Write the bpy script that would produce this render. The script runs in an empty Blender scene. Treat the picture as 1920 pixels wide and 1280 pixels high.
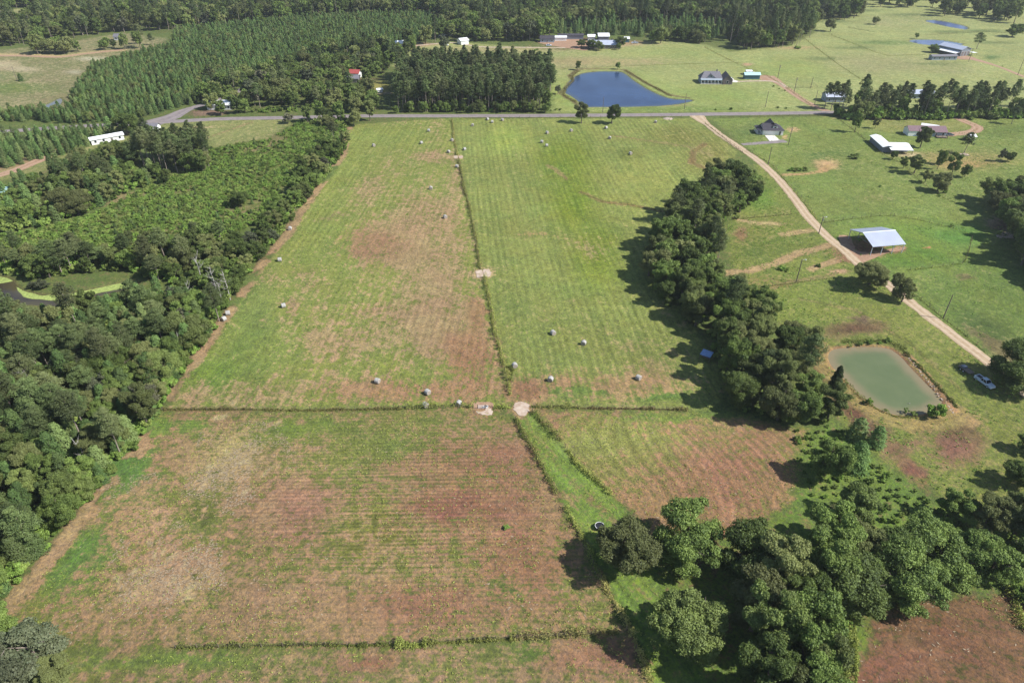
import bpy, bmesh, math, random
import numpy as np
from mathutils import Vector, Matrix
C = bpy.context.scene
COL = C.collection
R = math.radians
random.seed(7); RNG = np.random.default_rng(11)

# ------------------------------------------------------------------ camera, sky, sun, exposure
PITCH = R(34.5); CH = 120.0; FL = 1280.0
cp, sp = math.cos(PITCH), math.sin(PITCH)
cam_d = bpy.data.cameras.new('camera'); cam = bpy.data.objects.new('camera', cam_d); COL.objects.link(cam)
cam.location = (0, 0, CH); cam.rotation_euler = (R(90) - PITCH, 0, 0)
cam_d.sensor_width = 36; cam_d.lens = 24; cam_d.clip_start = 1; cam_d.clip_end = 20000
C.camera = cam
SUN = Vector((0.70, -0.175, 0.70)).normalized()
w = bpy.data.worlds.new('World'); C.world = w; w.use_nodes = True
nt = w.node_tree; bg = nt.nodes['Background']
sky = nt.nodes.new('ShaderNodeTexSky'); sky.sky_type = 'NISHITA'; sky.sun_disc = False
sky.sun_elevation = math.asin(SUN.z); sky.sun_rotation = math.atan2(SUN.x, SUN.y)
sky.air_density = 1.0; sky.dust_density = 0.6
nt.links.new(sky.outputs[0], bg.inputs[0]); bg.inputs[1].default_value = 0.085
sl = bpy.data.lights.new('sun', 'SUN'); sl.energy = 4.4; sl.angle = R(0.53); sl.color = (1, 0.965, 0.91)
so = bpy.data.objects.new('sun', sl); COL.objects.link(so); so.rotation_euler = SUN.to_track_quat('Z', 'Y').to_euler()
so.location = (0, 0, 300)
C.view_settings.view_transform = 'Standard'; C.view_settings.look = 'None'
C.view_settings.exposure = 0.76; C.view_settings.gamma = 1; C.view_settings.use_curve_mapping = False
C.render.filter_size = 1.15; C.render.resolution_x = 1024; C.render.resolution_y = 682
try:
    C.cycles.max_bounces = 6; C.cycles.transparent_max_bounces = 4
except Exception: pass

# ------------------------------------------------------------------ helpers
def P(x, y, z=0.0):
    """the ground point (metres) that the survey picture shows at x, y"""
    u = (x - 960) / FL; v = (y - 640) / FL
    d = (u, cp - v * sp, -sp - v * cp); t = (z - CH) / d[2]
    return (d[0] * t, d[1] * t)
def toimg(X, Y, Z=0.0):
    d = Y * cp + (CH - Z) * sp
    if d < 1: return (-9999, 9999)
    return (960 + FL * X / d, 640 - FL * (Y * sp - (CH - Z) * cp) / d)
def srgb(r, g, b, k=1.0):
    f = lambda c: (c / 255 / 12.92 if c / 255 <= .04045 else ((c / 255 + .055) / 1.055) ** 2.4) * k
    return (f(r), f(g), f(b))
def tag(o, label=None, cat=None, group=None, kind=None):
    if label: o['label'] = label
    if cat: o['category'] = cat
    if group: o['group'] = group
    if kind: o['kind'] = kind
    return o
def link(name, me, parent=None, loc=None, rz=0, sc=None):
    o = bpy.data.objects.new(name, me); COL.objects.link(o)
    if parent: o.parent = parent
    if loc is not None: o.location = loc
    if rz: o.rotation_euler = (0, 0, rz)
    if sc is not None: o.scale = sc
    return o
def empty(name, loc, rz=0):
    o = link(name, None, None, loc, rz); o.empty_display_size = .5; return o
def npmesh(name, V, F, mats, mi=None, smooth=False, tint=None):
    V = np.asarray(V, np.float32); F = np.asarray(F, np.int32); me = bpy.data.meshes.new(name)
    n, k = F.shape
    me.vertices.add(len(V)); me.vertices.foreach_set('co', V.ravel())
    me.loops.add(n * k); me.loops.foreach_set('vertex_index', F.ravel())
    me.polygons.add(n); me.polygons.foreach_set('loop_start', np.arange(0, n * k, k, dtype=np.int32))
    if mi is not None: me.polygons.foreach_set('material_index', np.asarray(mi, np.int32))
    me.polygons.foreach_set('use_smooth', np.full(n, smooth))
    for m in mats: me.materials.append(m)
    me.update(calc_edges=True)
    if tint is not None:
        a = me.attributes.new('tint', 'FLOAT', 'POINT'); a.data.foreach_set('value', np.asarray(tint, np.float32))
    return me
class MB:
    """collects solid shapes for one mesh object"""
    def __init__(s): s.v = []; s.f = []; s.m = []
    def add(s, vs, fs, m=0):
        b = len(s.v); s.v += [tuple(v) for v in vs]
        for f in fs: s.f.append([b + i for i in f]); s.m.append(m)
    def box(s, x0, x1, y0, y1, z0, z1, m=0):
        s.add([(x0,y0,z0),(x1,y0,z0),(x1,y1,z0),(x0,y1,z0),(x0,y0,z1),(x1,y0,z1),(x1,y1,z1),(x0,y1,z1)],
              [(0,3,2,1),(4,5,6,7),(0,1,5,4),(1,2,6,5),(2,3,7,6),(3,0,4,7)], m)
    def slab(s, quad, t, m=0):
        q = [Vector(p) for p in quad]; n = (q[1]-q[0]).cross(q[2]-q[1]).normalized() * t
        s.add([p - n for p in q] + q, [(3,2,1,0),(4,5,6,7),(0,1,5,4),(1,2,6,5),(2,3,7,6),(3,0,4,7)], m) if len(q) == 4 else \
        s.add([p - n for p in q] + q, [(2,1,0),(3,4,5),(0,1,4,3),(1,2,5,4),(2,0,3,5)], m)
    def tube(s, pts, rad, n=6, m=0, cap=True):
        pts = [Vector(p) for p in pts]
        if not hasattr(rad, '__len__'): rad = [rad] * len(pts)
        b = len(s.v); ring = []
        for i, p in enumerate(pts):
            d = (pts[min(i+1, len(pts)-1)] - pts[max(i-1, 0)]).normalized()
            a = d.orthogonal().normalized(); c = d.cross(a)
            for k in range(n):
                t = 2 * math.pi * k / n; ring.append(p + (a * math.cos(t) + c * math.sin(t)) * rad[i])
        fs = []
        for i in range(len(pts) - 1):
            for k in range(n):
                k2 = (k + 1) % n; fs.append((i*n+k, i*n+k2, (i+1)*n+k2, (i+1)*n+k))
        if cap: fs += [tuple(range(n-1, -1, -1)), tuple((len(pts)-1)*n + k for k in range(n))]
        s.add(ring, fs, m)
    def mesh(s, name, mats):
        me = bpy.data.meshes.new(name); me.from_pydata(s.v, [], s.f)
        for m in (mats if isinstance(mats, (list, tuple)) else [mats]): me.materials.append(m)
        me.polygons.foreach_set('material_index', s.m); me.update(); return me
    def build(s, name, mats, parent=None, loc=None, rz=0): return link(name, s.mesh(name, mats), parent, loc, rz)

def node(nt, t, **k):
    n = nt.nodes.new(t)
    for a, b in k.items(): setattr(n, a, b)
    return n
def newmat(name):
    m = bpy.data.materials.new(name); m.use_nodes = True; nt = m.node_tree
    return m, nt, nt.nodes['Principled BSDF']
def setv(n, **k):
    for a, b in k.items(): n.inputs[a.replace('_', ' ')].default_value = b
def math_n(nt, op, a, b=None, clamp=False):
    n = node(nt, 'ShaderNodeMath', operation=op, use_clamp=clamp)
    for i, q in enumerate((a, b)):
        if q is None: continue
        if isinstance(q, (int, float)): n.inputs[i].default_value = q
        else: nt.links.new(q, n.inputs[i])
    return n.outputs[0]
def mixc(nt, f, a, b, mode='MIX'):
    n = node(nt, 'ShaderNodeMix', data_type='RGBA', blend_type=mode)
    for i, q in ((0, f), (6, a), (7, b)):
        if isinstance(q, (int, float)): n.inputs[i].default_value = q
        elif isinstance(q, tuple): n.inputs[i].default_value = (*q[:3], 1)
        else: nt.links.new(q, n.inputs[i])
    return n.outputs[2]
def noise(nt, vec, scale, detail=3, rough=.55):
    n = node(nt, 'ShaderNodeTexNoise'); n.inputs['Scale'].default_value = scale
    n.inputs['Detail'].default_value = detail; n.inputs['Roughness'].default_value = rough
    if vec is not None:   # turned out of the lattice planes, which show as a grid on flat ground
        q = node(nt, 'ShaderNodeMapping'); q.inputs['Rotation'].default_value = (.65, .51, .89); q.inputs['Location'].default_value = (3.3, 7.7, 1.37)
        nt.links.new(vec, q.inputs[0]); nt.links.new(q.outputs[0], n.inputs['Vector'])
    return n.outputs[0]
def mrange(nt, v, a, b, c=0., d=1.):
    n = node(nt, 'ShaderNodeMapRange', interpolation_type='SMOOTHSTEP'); nt.links.new(v, n.inputs[0])
    for i, q in enumerate((a, b, c, d)): n.inputs[i + 1].default_value = q
    return n.outputs[0]
def plain(name, col, rough=.7, metal=0., var=.15, scale=2.0, bump=0.):
    m, nt, b = newmat(name); setv(b, Roughness=rough, Metallic=metal)
    tc = node(nt, 'ShaderNodeTexCoord').outputs['Object']
    n = noise(nt, tc, scale, 5)
    c = mixc(nt, mrange(nt, n, .3, .7), tuple(x * (1 - var) for x in col), tuple(x * (1 + var) for x in col))
    nt.links.new(c, b.inputs['Base Color'])
    if bump:
        bn = node(nt, 'ShaderNodeBump'); bn.inputs['Strength'].default_value = bump
        nt.links.new(n, bn.inputs['Height']); nt.links.new(bn.outputs[0], b.inputs['Normal'])
    return m
def foliage(name, dark, light, warm, trans=.18, big=.35):
    m, nt, b = newmat(name); nt.nodes.remove(b); out = nt.nodes['Material Output']
    at = node(nt, 'ShaderNodeAttribute', attribute_name='tint').outputs['Fac']
    oi = node(nt, 'ShaderNodeObjectInfo').outputs['Random']
    tc = node(nt, 'ShaderNodeTexCoord').outputs['Object']
    n = noise(nt, tc, big, 3)
    f = math_n(nt, 'ADD', math_n(nt, 'MULTIPLY', at, .55), math_n(nt, 'MULTIPLY', n, .45))
    c = mixc(nt, mrange(nt, f, .15, .85), dark, light)
    c = mixc(nt, mrange(nt, oi, .35, 1.0, 0., .85), c, warm)
    hs = node(nt, 'ShaderNodeHueSaturation')
    r2 = node(nt, 'ShaderNodeTexWhiteNoise', noise_dimensions='1D'); nt.links.new(oi, r2.inputs['W'])
    nt.links.new(mrange(nt, r2.outputs[0], 0, 1, .66, 1.42), hs.inputs['Value']); nt.links.new(c, hs.inputs['Color'])
    d = node(nt, 'ShaderNodeBsdfDiffuse'); t = node(nt, 'ShaderNodeBsdfTranslucent'); mx = node(nt, 'ShaderNodeMixShader')
    nt.links.new(hs.outputs[0], d.inputs[0]); nt.links.new(hs.outputs[0], t.inputs[0])
    mx.inputs[0].default_value = trans; nt.links.new(d.outputs[0], mx.inputs[1]); nt.links.new(t.outputs[0], mx.inputs[2])
    gl = node(nt, 'ShaderNodeBsdfGlossy'); gl.inputs['Roughness'].default_value = .55; gl.inputs['Color'].default_value = (.8, .9, 1, 1)
    m2 = node(nt, 'ShaderNodeMixShader'); m2.inputs[0].default_value = .015
    nt.links.new(mx.outputs[0], m2.inputs[1]); nt.links.new(gl.outputs[0], m2.inputs[2])
    nt.links.new(m2.outputs[0], out.inputs[0]); return m

M = {}
M['broad'] = foliage('broadleaf_foliage', (.068, .106, .024), (.215, .290, .068), (.215, .225, .084), .32)
M['grey'] = foliage('greyish_foliage', (.055, .070, .034), (.135, .15, .080), (.14, .135, .08))
M['pine'] = foliage('pine_needles', (.050, .078, .026), (.150, .195, .066), (.155, .170, .070), .24)
M['young'] = foliage('young_pine_needles', (.066, .122, .034), (.175, .270, .078), (.185, .23, .08), .24, big=.6)
M['shrub'] = foliage('shrub_foliage', (.10, .175, .030), (.27, .39, .080), (.25, .30, .08), .28, big=.5)
M['weed'] = foliage('weed_foliage', (.11, .14, .028), (.32, .35, .08), (.30, .27, .09), big=.9)
M['tawny'] = foliage('tawny_weeds', (.16, .13, .045), (.34, .28, .11), (.30, .20, .10), big=.9)
M['bark'] = plain('bark', (.13, .105, .085), .9, scale=3)
M['palebark'] = plain('pale_pine_bark', (.26, .215, .18), .9, scale=3)
M['dead'] = plain('bleached_wood', (.34, .32, .29), .8, scale=3)
M['white'] = plain('white_paint', (.75, .75, .74), .5, var=.04)
M['whitemetal'] = plain('white_metal_roof', (.80, .82, .83), .4, var=.05, scale=.4)
M['steel'] = plain('galvanised_roof', (.46, .50, .60), .42, .25, var=.05, scale=.3)
M['darkroof'] = plain('dark_shingle', (.040, .036, .048), .85, var=.3, scale=1.5)
M['greyroof'] = plain('grey_shingle', (.15, .145, .165), .85, var=.2, scale=1.5)
M['purpleroof'] = plain('plum_metal_roof', (.15, .085, .10), .6, var=.15)
M['redroof'] = plain('red_metal_roof', (.35, .07, .06), .6, var=.15)
M['teal'] = plain('teal_siding', (.05, .13, .16), .6)
M['blueroof'] = plain('pale_blue_roof', (.40, .60, .66), .5, var=.06)
M['bluesiding'] = plain('grey_blue_siding', (.26, .31, .36), .7, var=.08)
M['greymetal'] = plain('grey_metal_siding', (.16, .18, .22), .6, var=.1)
M['stone'] = plain('brown_stone_cladding', (.14, .12, .115), .9, var=.4, scale=3)
M['glass'] = plain('dark_glass', (.02, .025, .035), .1, var=.05)
M['wood'] = plain('weathered_wood', (.17, .13, .10), .9, var=.25, scale=4)
M['pole'] = plain('creosote_pole', (.13, .105, .09), .9, var=.2)
M['concrete'] = plain('pale_concrete', (.62, .58, .52), .85, var=.07, scale=.6)
M['paint_blue'] = plain('pale_blue_car_paint', (.62, .70, .80), .3, var=.03)
M['paint_dark'] = plain('dark_car_paint', (.10, .11, .13), .3, var=.03)
M['tyre'] = plain('tyre_rubber', (.02, .02, .02), .9)
M['black'] = plain('black_plastic_and_shade', (.015, .015, .02), .5)  # also colours the panel that paints in porch shade
M['wire'] = plain('rusty_wire', (.14, .10, .08), .7)
M['dirtstone'] = plain('pale_rubble', (.40, .32, .25), .9, var=.2)

# ------------------------------------------------------------------ noise and masks on the ground plan
_T = RNG.random((256, 256)).astype(np.float32)
def vn(x, y, s=0):
    x = x + 17.3 * s; y = y - 9.1 * s
    xi = np.floor(x).astype(int); yi = np.floor(y).astype(int); fx = x - xi; fy = y - yi
    fx = fx * fx * (3 - 2 * fx); fy = fy * fy * (3 - 2 * fy); g = lambda a, b: _T[a & 255, b & 255]
    return (g(xi, yi) * (1-fx) + g(xi+1, yi) * fx) * (1-fy) + (g(xi, yi+1) * (1-fx) + g(xi+1, yi+1) * fx) * fy
def fbm(x, y, s=0, o=4):
    a = 0; k = .5; t = 0
    for i in range(o):
        x, y = x * .788 - y * .616, x * .616 + y * .788
        a = a + k * vn(x, y, s + i); t += k; k *= .55; x = x * 2.03; y = y * 2.03
    return a / t
def W(pts): return np.array([P(*p) for p in pts])
def sdist(poly, X, Y):
    """signed distance to a polygon, positive inside"""
    d = np.full(X.shape, 1e9); ins = np.zeros(X.shape, bool); n = len(poly)
    for i in range(n):
        x0, y0 = poly[i]; x1, y1 = poly[(i + 1) % n]; ex, ey = x1 - x0, y1 - y0
        t = np.clip(((X - x0) * ex + (Y - y0) * ey) / (ex * ex + ey * ey + 1e-9), 0, 1)
        d = np.minimum(d, (X - x0 - t * ex) ** 2 + (Y - y0 - t * ey) ** 2)
        c = ((y0 > Y) != (y1 > Y))
        xx = ex * (Y - y0) / (ey if abs(ey) > 1e-9 else 1e-9) + x0
        ins ^= c & (X < xx)
    d = np.sqrt(d); return np.where(ins, d, -d)
def ldist(line, X, Y):
    d = np.full(X.shape, 1e9)
    for i in range(len(line) - 1):
        x0, y0 = line[i]; x1, y1 = line[i + 1]; ex, ey = x1 - x0, y1 - y0
        t = np.clip(((X - x0) * ex + (Y - y0) * ey) / (ex * ex + ey * ey + 1e-9), 0, 1)
        d = np.minimum(d, (X - x0 - t * ex) ** 2 + (Y - y0 - t * ey) ** 2)
    return np.sqrt(d)
def sm(x, a, b): t = np.clip((x - a) / (b - a), 0, 1); return t * t * (3 - 2 * t)
def inside(poly, x, y):
    r = False; n = len(poly)
    for i in range(n):
        x0, y0 = poly[i]; x1, y1 = poly[(i + 1) % n]
        if (y0 > y) != (y1 > y) and x < (x1 - x0) * (y - y0) / (y1 - y0) + x0: r = not r
    return r
def curve(pts, closed=False, n=8):
    """Catmull-Rom through 2D points"""
    out = []; L = len(pts); rng = range(L if closed else L - 1)
    g = (lambda i: pts[i % L]) if closed else (lambda i: pts[max(0, min(L - 1, i))])
    for i in rng:
        a, b, c, d = (np.array(g(i + k)) for k in (-1, 0, 1, 2))
        for k in range(n):
            t = k / n; out.append(tuple(.5 * ((2*b) + (-a+c)*t + (2*a-5*b+4*c-d)*t*t + (-a+3*b-3*c+d)*t**3)))
    if not closed: out.append(tuple(pts[-1]))
    return out

# outlines, in picture coordinates of the survey
F_LEFT = [(655,234),(846,222),(858,300),(882,400),(903,510),(930,620),(948,700),(955,757),(890,765),(600,768),(310,768),(350,705),(400,640),(430,595),(485,512),(540,445),(572,398),(645,295)]
F_RIGHT = [(848,222),(1300,222),(1335,250),(1385,285),(1330,330),(1260,390),(1230,430),(1225,510),(1300,610),(1350,700),(1350,766),(1000,764),(958,757),(950,700),(932,620),(905,510),(884,400),(860,300)]
F_BOT = [(305,772),(600,772),(890,769),(965,780),(1000,850),(1045,932),(1062,955),(1100,1030),(1152,1125),(1165,1185),(1000,1194),(700,1208),(330,1216),(60,1215),(-30,1180),(15,1142),(75,1075),(120,1020),(160,965),(215,905),(270,840)]
F_BOT2 = [(-30,1225),(330,1222),(700,1214),(1000,1200),(1170,1192),(1200,1235),(1225,1290),(1260,1420),(0,1420)]
F_TRI = [(1005,772),(1300,772),(1400,790),(1525,810),(1535,840),(1500,900),(1480,950),(1340,1015),(1270,1010),(1160,945),(1060,840)]
F_LANE = [(960,775),(1000,772),(1060,845),(1148,930),(1165,960),(1230,1090),(1330,1150),(1330,1290),(1230,1290),(1155,1120),(1105,1035),(1062,950)]
F_BR = [(1600,1175),(1680,1130),(1800,1110),(1960,1120),(2050,1300),(2050,1420),(1590,1420)]
F_PAST = [(1385,285),(1425,303),(1460,335),(1515,405),(1580,465),(1720,577),(1850,672),(1960,745),(2100,850),(2100,1000),(1920,965),(1780,930),(1700,900),(1620,830),(1560,770),(1545,700),(1530,640),(1450,600),(1420,560),(1370,500),(1360,420),(1410,370),(1415,300)]
F_EAST = [(1330,222),(1575,218),(2050,220),(2200,560),(2200,900),(1960,735),(1850,662),(1720,568),(1580,455),(1515,395),(1460,325),(1425,294)]
F_NE = [(1035,210),(1560,210),(2050,208),(2400,-10),(2200,-60),(1500,-60),(1520,30),(1530,60),(1480,86),(1370,98),(1320,84),(1240,76),(1060,95),(840,78),(770,92),(735,125),(1000,120),(1040,140)]
F_NW = [(-60,300),(60,300),(100,288),(170,240),(330,226),(525,222),(545,232),(500,262),(395,278),(380,250),(300,255),(200,280),(150,290),(60,330),(-60,345)]
F_CLR = [(-90,215),(0,205),(60,195),(120,200),(135,180),(160,130),(210,108),(300,85),(315,72),(230,62),(130,78),(60,88),(-90,100)]
F_FAR1 = [(-90,70),(0,60),(80,38),(140,28),(200,18),(180,6),(60,14),(-90,30)]
SHRUBLAND = [(-90,500),(0,480),(120,478),(330,470),(440,440),(540,390),(610,290),(640,240),(560,232),(500,262),(395,280),(380,310),(290,345),(180,400),(80,430),(-90,455)]
POND_BLUE = [(1072,148),(1090,138),(1120,134),(1150,134),(1168,136),(1190,152),(1220,170),(1255,184),(1297,187),(1290,191),(1260,196),(1210,199),(1130,200),(1090,199),(1086,191),(1072,180),(1058,172),(1060,162)]
POND_BLUE_W = curve(W(POND_BLUE), True, 5)
POND_GREEN = [(1553,668),(1560,655),(1590,650),(1640,649),(1668,653),(1690,668),(1710,690),(1735,715),(1758,738),(1768,752),(1750,768),(1725,776),(1695,778),(1665,772),(1635,757),(1605,732),(1575,700),(1560,685)]
POND_GREEN_W = curve(W(POND_GREEN), True, 5)
POND_NE1 = curve(W([(1735,39),(1755,38),(1785,43),(1812,50),(1812,55),(1790,52),(1765,47)]), True, 4)
POND_NE2 = curve(W([(1705,76),(1722,74),(1760,75),(1795,80),(1806,83),(1780,86),(1740,84),(1715,80)]), True, 4)
POND_NW = curve(W([(75,201),(95,192),(112,184),(116,190),(105,202),(88,208),(72,208)]), True, 4)
SWAMP = curve(W([(-90,512),(-10,516),(22,524),(36,540),(62,549),(105,552),(150,546),(246,526),(256,534),(200,550),(130,566),(92,578),(60,570),(-90,568)]), True, 4)
PONDS = [('pond', POND_BLUE_W), ('pond', POND_GREEN_W), ('pond', POND_NE1), ('pond', POND_NE2), ('pond', POND_NW), ('swamp_water', SWAMP)]

def paint(X, Y):
    d = np.maximum(Y * cp + CH * sp, 5.0)
    wx = X + (fbm(X / 5, Y / 5, 3) - .5) * 5; wy = Y + (fbm(X / 5, Y / 5, 8) - .5) * 5
    n = X.size; G = np.tile(np.array(srgb(104, 128, 62)), (n, 1)); D = np.tile(np.array(srgb(120, 104, 76)), (n, 1))
    dry = np.full(n, .25); S = X.copy(); T = Y.copy(); sa = np.zeros(n)
    L = fbm(X / 30, Y / 30, 5, 4)
    def lay(poly, g, dd, dr, soft=1.5, dirv=None, amp=0., pw=None):
        nonlocal dry, S, T, sa
        m = sm(sdist(W(poly) if pw is None else pw, wx, wy), -soft, soft); k = m[:, None]
        if g is not None: G[:] = G * (1 - k) + np.array(srgb(*g)) * k
        if dd is not None: D[:] = D * (1 - k) + np.array(srgb(*dd)) * k
        if dr is not None: dry = dry * (1 - m) + dr * m
        if amp is not None: sa = sa * (1 - m) + amp * m
        if dirv is not None:
            a = R(dirv); q = m > .5
            S = np.where(q, X * math.cos(a) + Y * math.sin(a), S); T = np.where(q, -X * math.sin(a) + Y * math.cos(a), T)
        return m
    def blob(x, y, rx, ry, v, g=None, dd=None, rot=0):
        """dryness v (or a tint) round a centre, radii in picture units along the ground"""
        nonlocal dry
        a = np.array(P(x, y)); ex = np.array(P(x + rx * math.cos(R(rot)), y + rx * math.sin(R(rot)))) - a
        ey = np.array(P(x - ry * math.sin(R(rot)), y + ry * math.cos(R(rot)))) - a
        det = ex[0] * ey[1] - ex[1] * ey[0]; qx, qy = wx - a[0], wy - a[1]
        u = (qx * ey[1] - qy * ey[0]) / det; v2 = (ex[0] * qy - ex[1] * qx) / det
        m = np.exp(-((u * u + v2 * v2) ** 1.3)) * (.75 + .5 * L)
        m = np.clip(m, 0, 1)
        dry = dry + v * m
        if g is not None: G[:] = G * (1 - m[:, None]) + np.array(srgb(*g)) * m[:, None]
        if dd is not None: D[:] = D * (1 - m[:, None]) + np.array(srgb(*dd)) * m[:, None]
    def line(pts, wdt, v, g=None, dd=None, soft=None, brk=0):
        nonlocal dry
        soft = soft or wdt * .5
        m = 1 - sm(ldist(W(pts), X + (wx - X) * .3, Y + (wy - Y) * .3), wdt / 2 - soft * .5, wdt / 2 + soft)
        if brk: m = m * sm(fbm(X / 7, Y / 7, 61, 4), .32, .54)
        dry = dry * (1 - m * min(1, abs(v))) + m * max(v, 0) * 1.2
        if g is not None: G[:] = G * (1 - m[:, None]) + np.array(srgb(*g)) * m[:, None]
        if dd is not None: D[:] = D * (1 - m[:, None]) + np.array(srgb(*dd)) * m[:, None]
    # distant and side lands
    lay(F_NE, (160, 176, 104), (172, 164, 122), .22, 3, 0, .12)
    lay(F_EAST, (126, 152, 70), (150, 146, 96), .18, 2, 30, .10)
    lay(F_PAST, (128, 148, 66), (150, 138, 88), .26, 1.5, 40, .25)
    lay(F_NW, (140, 154, 88), (170, 150, 112), .22, 2, 0, .1)
    lay(F_CLR, (128, 142, 88), (165, 148, 118), .46, 4, 0, .1)
    lay(F_FAR1, (150, 165, 105), (185, 165, 125), .35, 6, 0, .1)
    lay(SHRUBLAND, (112, 134, 60), (132, 122, 84), .42, 4, 60, .1)
    lay([(1700,548),(2100,860),(2200,800),(2200,500),(1920,430),(1800,500)], (112, 142, 62), (140, 132, 90), .15, 6, None, None)
    # hay fields
    lay(F_LEFT, (138, 158, 72), (176, 146, 112), .24, 1.0, 86, .55)
    lay(F_RIGHT, (138, 157, 76), (168, 148, 104), .05, 1.0, 95, .65)
    lay(F_BOT, (126, 142, 68), (164, 130, 100), .52, 1.0, 1, .55)
    lay(F_BOT2, (126, 140, 72), (162, 130, 102), .50, 1.0, -2, .5)
    lay(F_TRI, (148, 154, 80), (168, 130, 98), .50, 1.0, None, .7)
    lay(F_LANE, (122, 158, 62), (150, 130, 90), .12, .8, 120, .6)
    lay(F_BR, (116, 116, 66), (140, 102, 78), .66, 1.0, None, .6)
    bq = (sdist(W(F_BOT), X, Y) > 0) | (sdist(W(F_BOT2), X, Y) > 0); T = np.where(bq, T * 2.1, T); sa = np.where(bq, sa * .62, sa)
    q_ = np.exp(-(((X + 22) / 34) ** 2 + ((Y - 105) / 26) ** 2) ** 2); sa = sa + .45 * q_
    lay([(1500,830),(1560,790),(1610,830),(1700,905),(1760,950),(1900,960),(2000,1000),(1960,1110),(1800,1095),(1640,1160),(1590,1300),(1340,1300),(1250,1130),(1180,1010),(1340,1020),(1480,960)], (112, 146, 58), (130, 112, 78), .22, 2, None, 0)
    c = P(1075, 860); mt = sdist(W(F_TRI), X, Y) > 0; br = sdist(W(F_BR), X, Y) > 0
    st = sdist(W(F_TRI), X, Y)
    d1 = np.maximum(ldist(W([(1002,772),(1060,845),(1150,940)]), X, Y), .5); d2 = np.maximum(141.5 - Y, .5); kk = np.exp(-(d1 / 22) ** 2); T = np.where(mt, kk * (d1 ** -2.2 + (d2 * 1.0) ** -2.2) ** (-1 / 2.2) + (1 - kk) * d1, T); S = np.where(mt, X * .6 - Y * .8, S)
    c2 = P(1800, 1330); T = np.where(br, np.sqrt(((X - c2[0]) * .6) ** 2 + (Y - c2[1]) ** 2), T); S = np.where(br, X, S)
    # left hay field
    blob(640, 300, 60, 60, -.25); blob(600, 420, 70, 70, -.25); blob(700, 260, 120, 25, -.2)
    blob(790, 430, 90, 70, .50, None, (178, 148, 112)); blob(815, 540, 60, 110, .42); blob(690, 455, 70, 35, .35, None, (166, 128, 98))
    blob(818, 292, 34, 16, .4); blob(690, 360, 26, 60, .28, None, None, 35); blob(860, 330, 16, 40, .3); blob(840, 390, 20, 30, .3)
    blob(760, 620, 130, 60, .28); blob(640, 660, 90, 40, .22); blob(880, 680, 55, 80, .5, None, (166, 126, 94)); blob(540, 730, 180, 34, .3)
    blob(760, 735, 160, 26, .45, None, (176, 130, 100)); blob(895, 590, 16, 50, .35, None, (168, 130, 96))
    blob(470, 640, 50, 80, -.2, (124, 150, 68)); blob(590, 560, 60, 80, .06); blob(400, 700, 46, 36, -.35, (120, 152, 58))
    blob(480, 560, 30, 60, -.2, (122, 148, 72)); blob(820, 250, 18, 26, .2)
    for _ in range(46):
        x = random.uniform(420, 900); y = random.uniform(470, 750)
        blob(x, y, random.uniform(8, 30), random.uniform(6, 22), random.uniform(.12, .34), None, None, random.uniform(-40, 40))
    # right hay field
    blob(1060, 300, 60, 60, -.1, (118, 146, 40)); blob(1080, 380, 50, 60, 0, (122, 150, 34)); blob(1120, 470, 50, 70, 0, (128, 156, 44))
    blob(950, 260, 40, 30, 0, (150, 176, 74)); blob(1180, 290, 26, 12, .0, (104, 122, 50)); blob(1200, 350, 70, 70, 0, (150, 166, 78))
    blob(1000, 440, 60, 8, .42, None, (168, 140, 96)); blob(1090, 455, 50, 14, .42, None, None, 8); blob(1110, 480, 20, 16, .3)
    blob(1120, 725, 190, 34, .62, None, (172, 134, 102)); blob(1200, 640, 60, 40, .22); blob(1110, 620, 30, 30, .18); blob(990, 735, 40, 26, .5, None, (164, 122, 94))
    blob(1230, 690, 50, 26, .35); blob(1290, 650, 40, 40, .18); blob(1180, 565, 30, 30, .2); blob(1080, 735, 60, 10, -.5, (104, 142, 60), None)
    blob(1240, 745, 50, 8, -.4, (100, 138, 58)); blob(940, 500, 24, 10, .3); blob(1085, 590, 40, 12, .25)
    blob(1270, 255, 60, 22, .15, (126, 138, 62)); blob(1330, 290, 40, 30, .22, (132, 138, 64))
    line([(1026,310),(1045,320),(1062,336)], 2.2, .75, None, (150, 132, 84)); line([(1088,360),(1130,378),(1180,384),(1240,396)], 2.0, .6, (104, 120, 44), (140, 120, 72))
    line([(1150,254),(1200,262),(1290,275),(1330,290)], 2.6, .6, None, (150, 134, 88)); line([(1322,270),(1300,285),(1297,305),(1320,315)], 3, .7, None, (140, 118, 74))
    for _ in range(22):
        blob(random.uniform(1000, 1300), random.uniform(560, 740), random.uniform(8, 24), random.uniform(5, 14), random.uniform(.15, .34))
    # bottom field
    blob(250, 880, 70, 60, -.55, (98, 140, 62), None, -40); blob(330, 800, 90, 22, -.35, (112, 150, 62)); blob(150, 1050, 80, 50, -.5, (100, 142, 60), None, -40)
    blob(450, 850, 80, 50, .22, None, (178, 152, 112)); blob(400, 900, 60, 50, .1, None, (172, 144, 108)); blob(290, 975, 46, 40, .3, None, (178, 142, 114))
    blob(330, 1070, 90, 50, .32, None, (178, 144, 114)); blob(280, 1110, 60, 30, .30, None, (180, 148, 118)); blob(560, 800, 80, 22, -.4, (116, 144, 58)); blob(620, 870, 60, 40, -.3)
    blob(720, 830, 80, 26, -.2, (120, 140, 66)); blob(640, 980, 50, 40, -.2); blob(700, 1000, 80, 60, -.1, (128, 134, 62)); blob(640, 1070, 50, 40, -.1)
    blob(900, 900, 130, 110, .40, None, (160, 118, 92)); blob(980, 1050, 100, 90, .34, None, (162, 116, 92)); blob(840, 950, 90, 30, .3, None, (150, 104, 84)); blob(560, 950, 100, 60, .3, None, (168, 128, 104))
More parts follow.
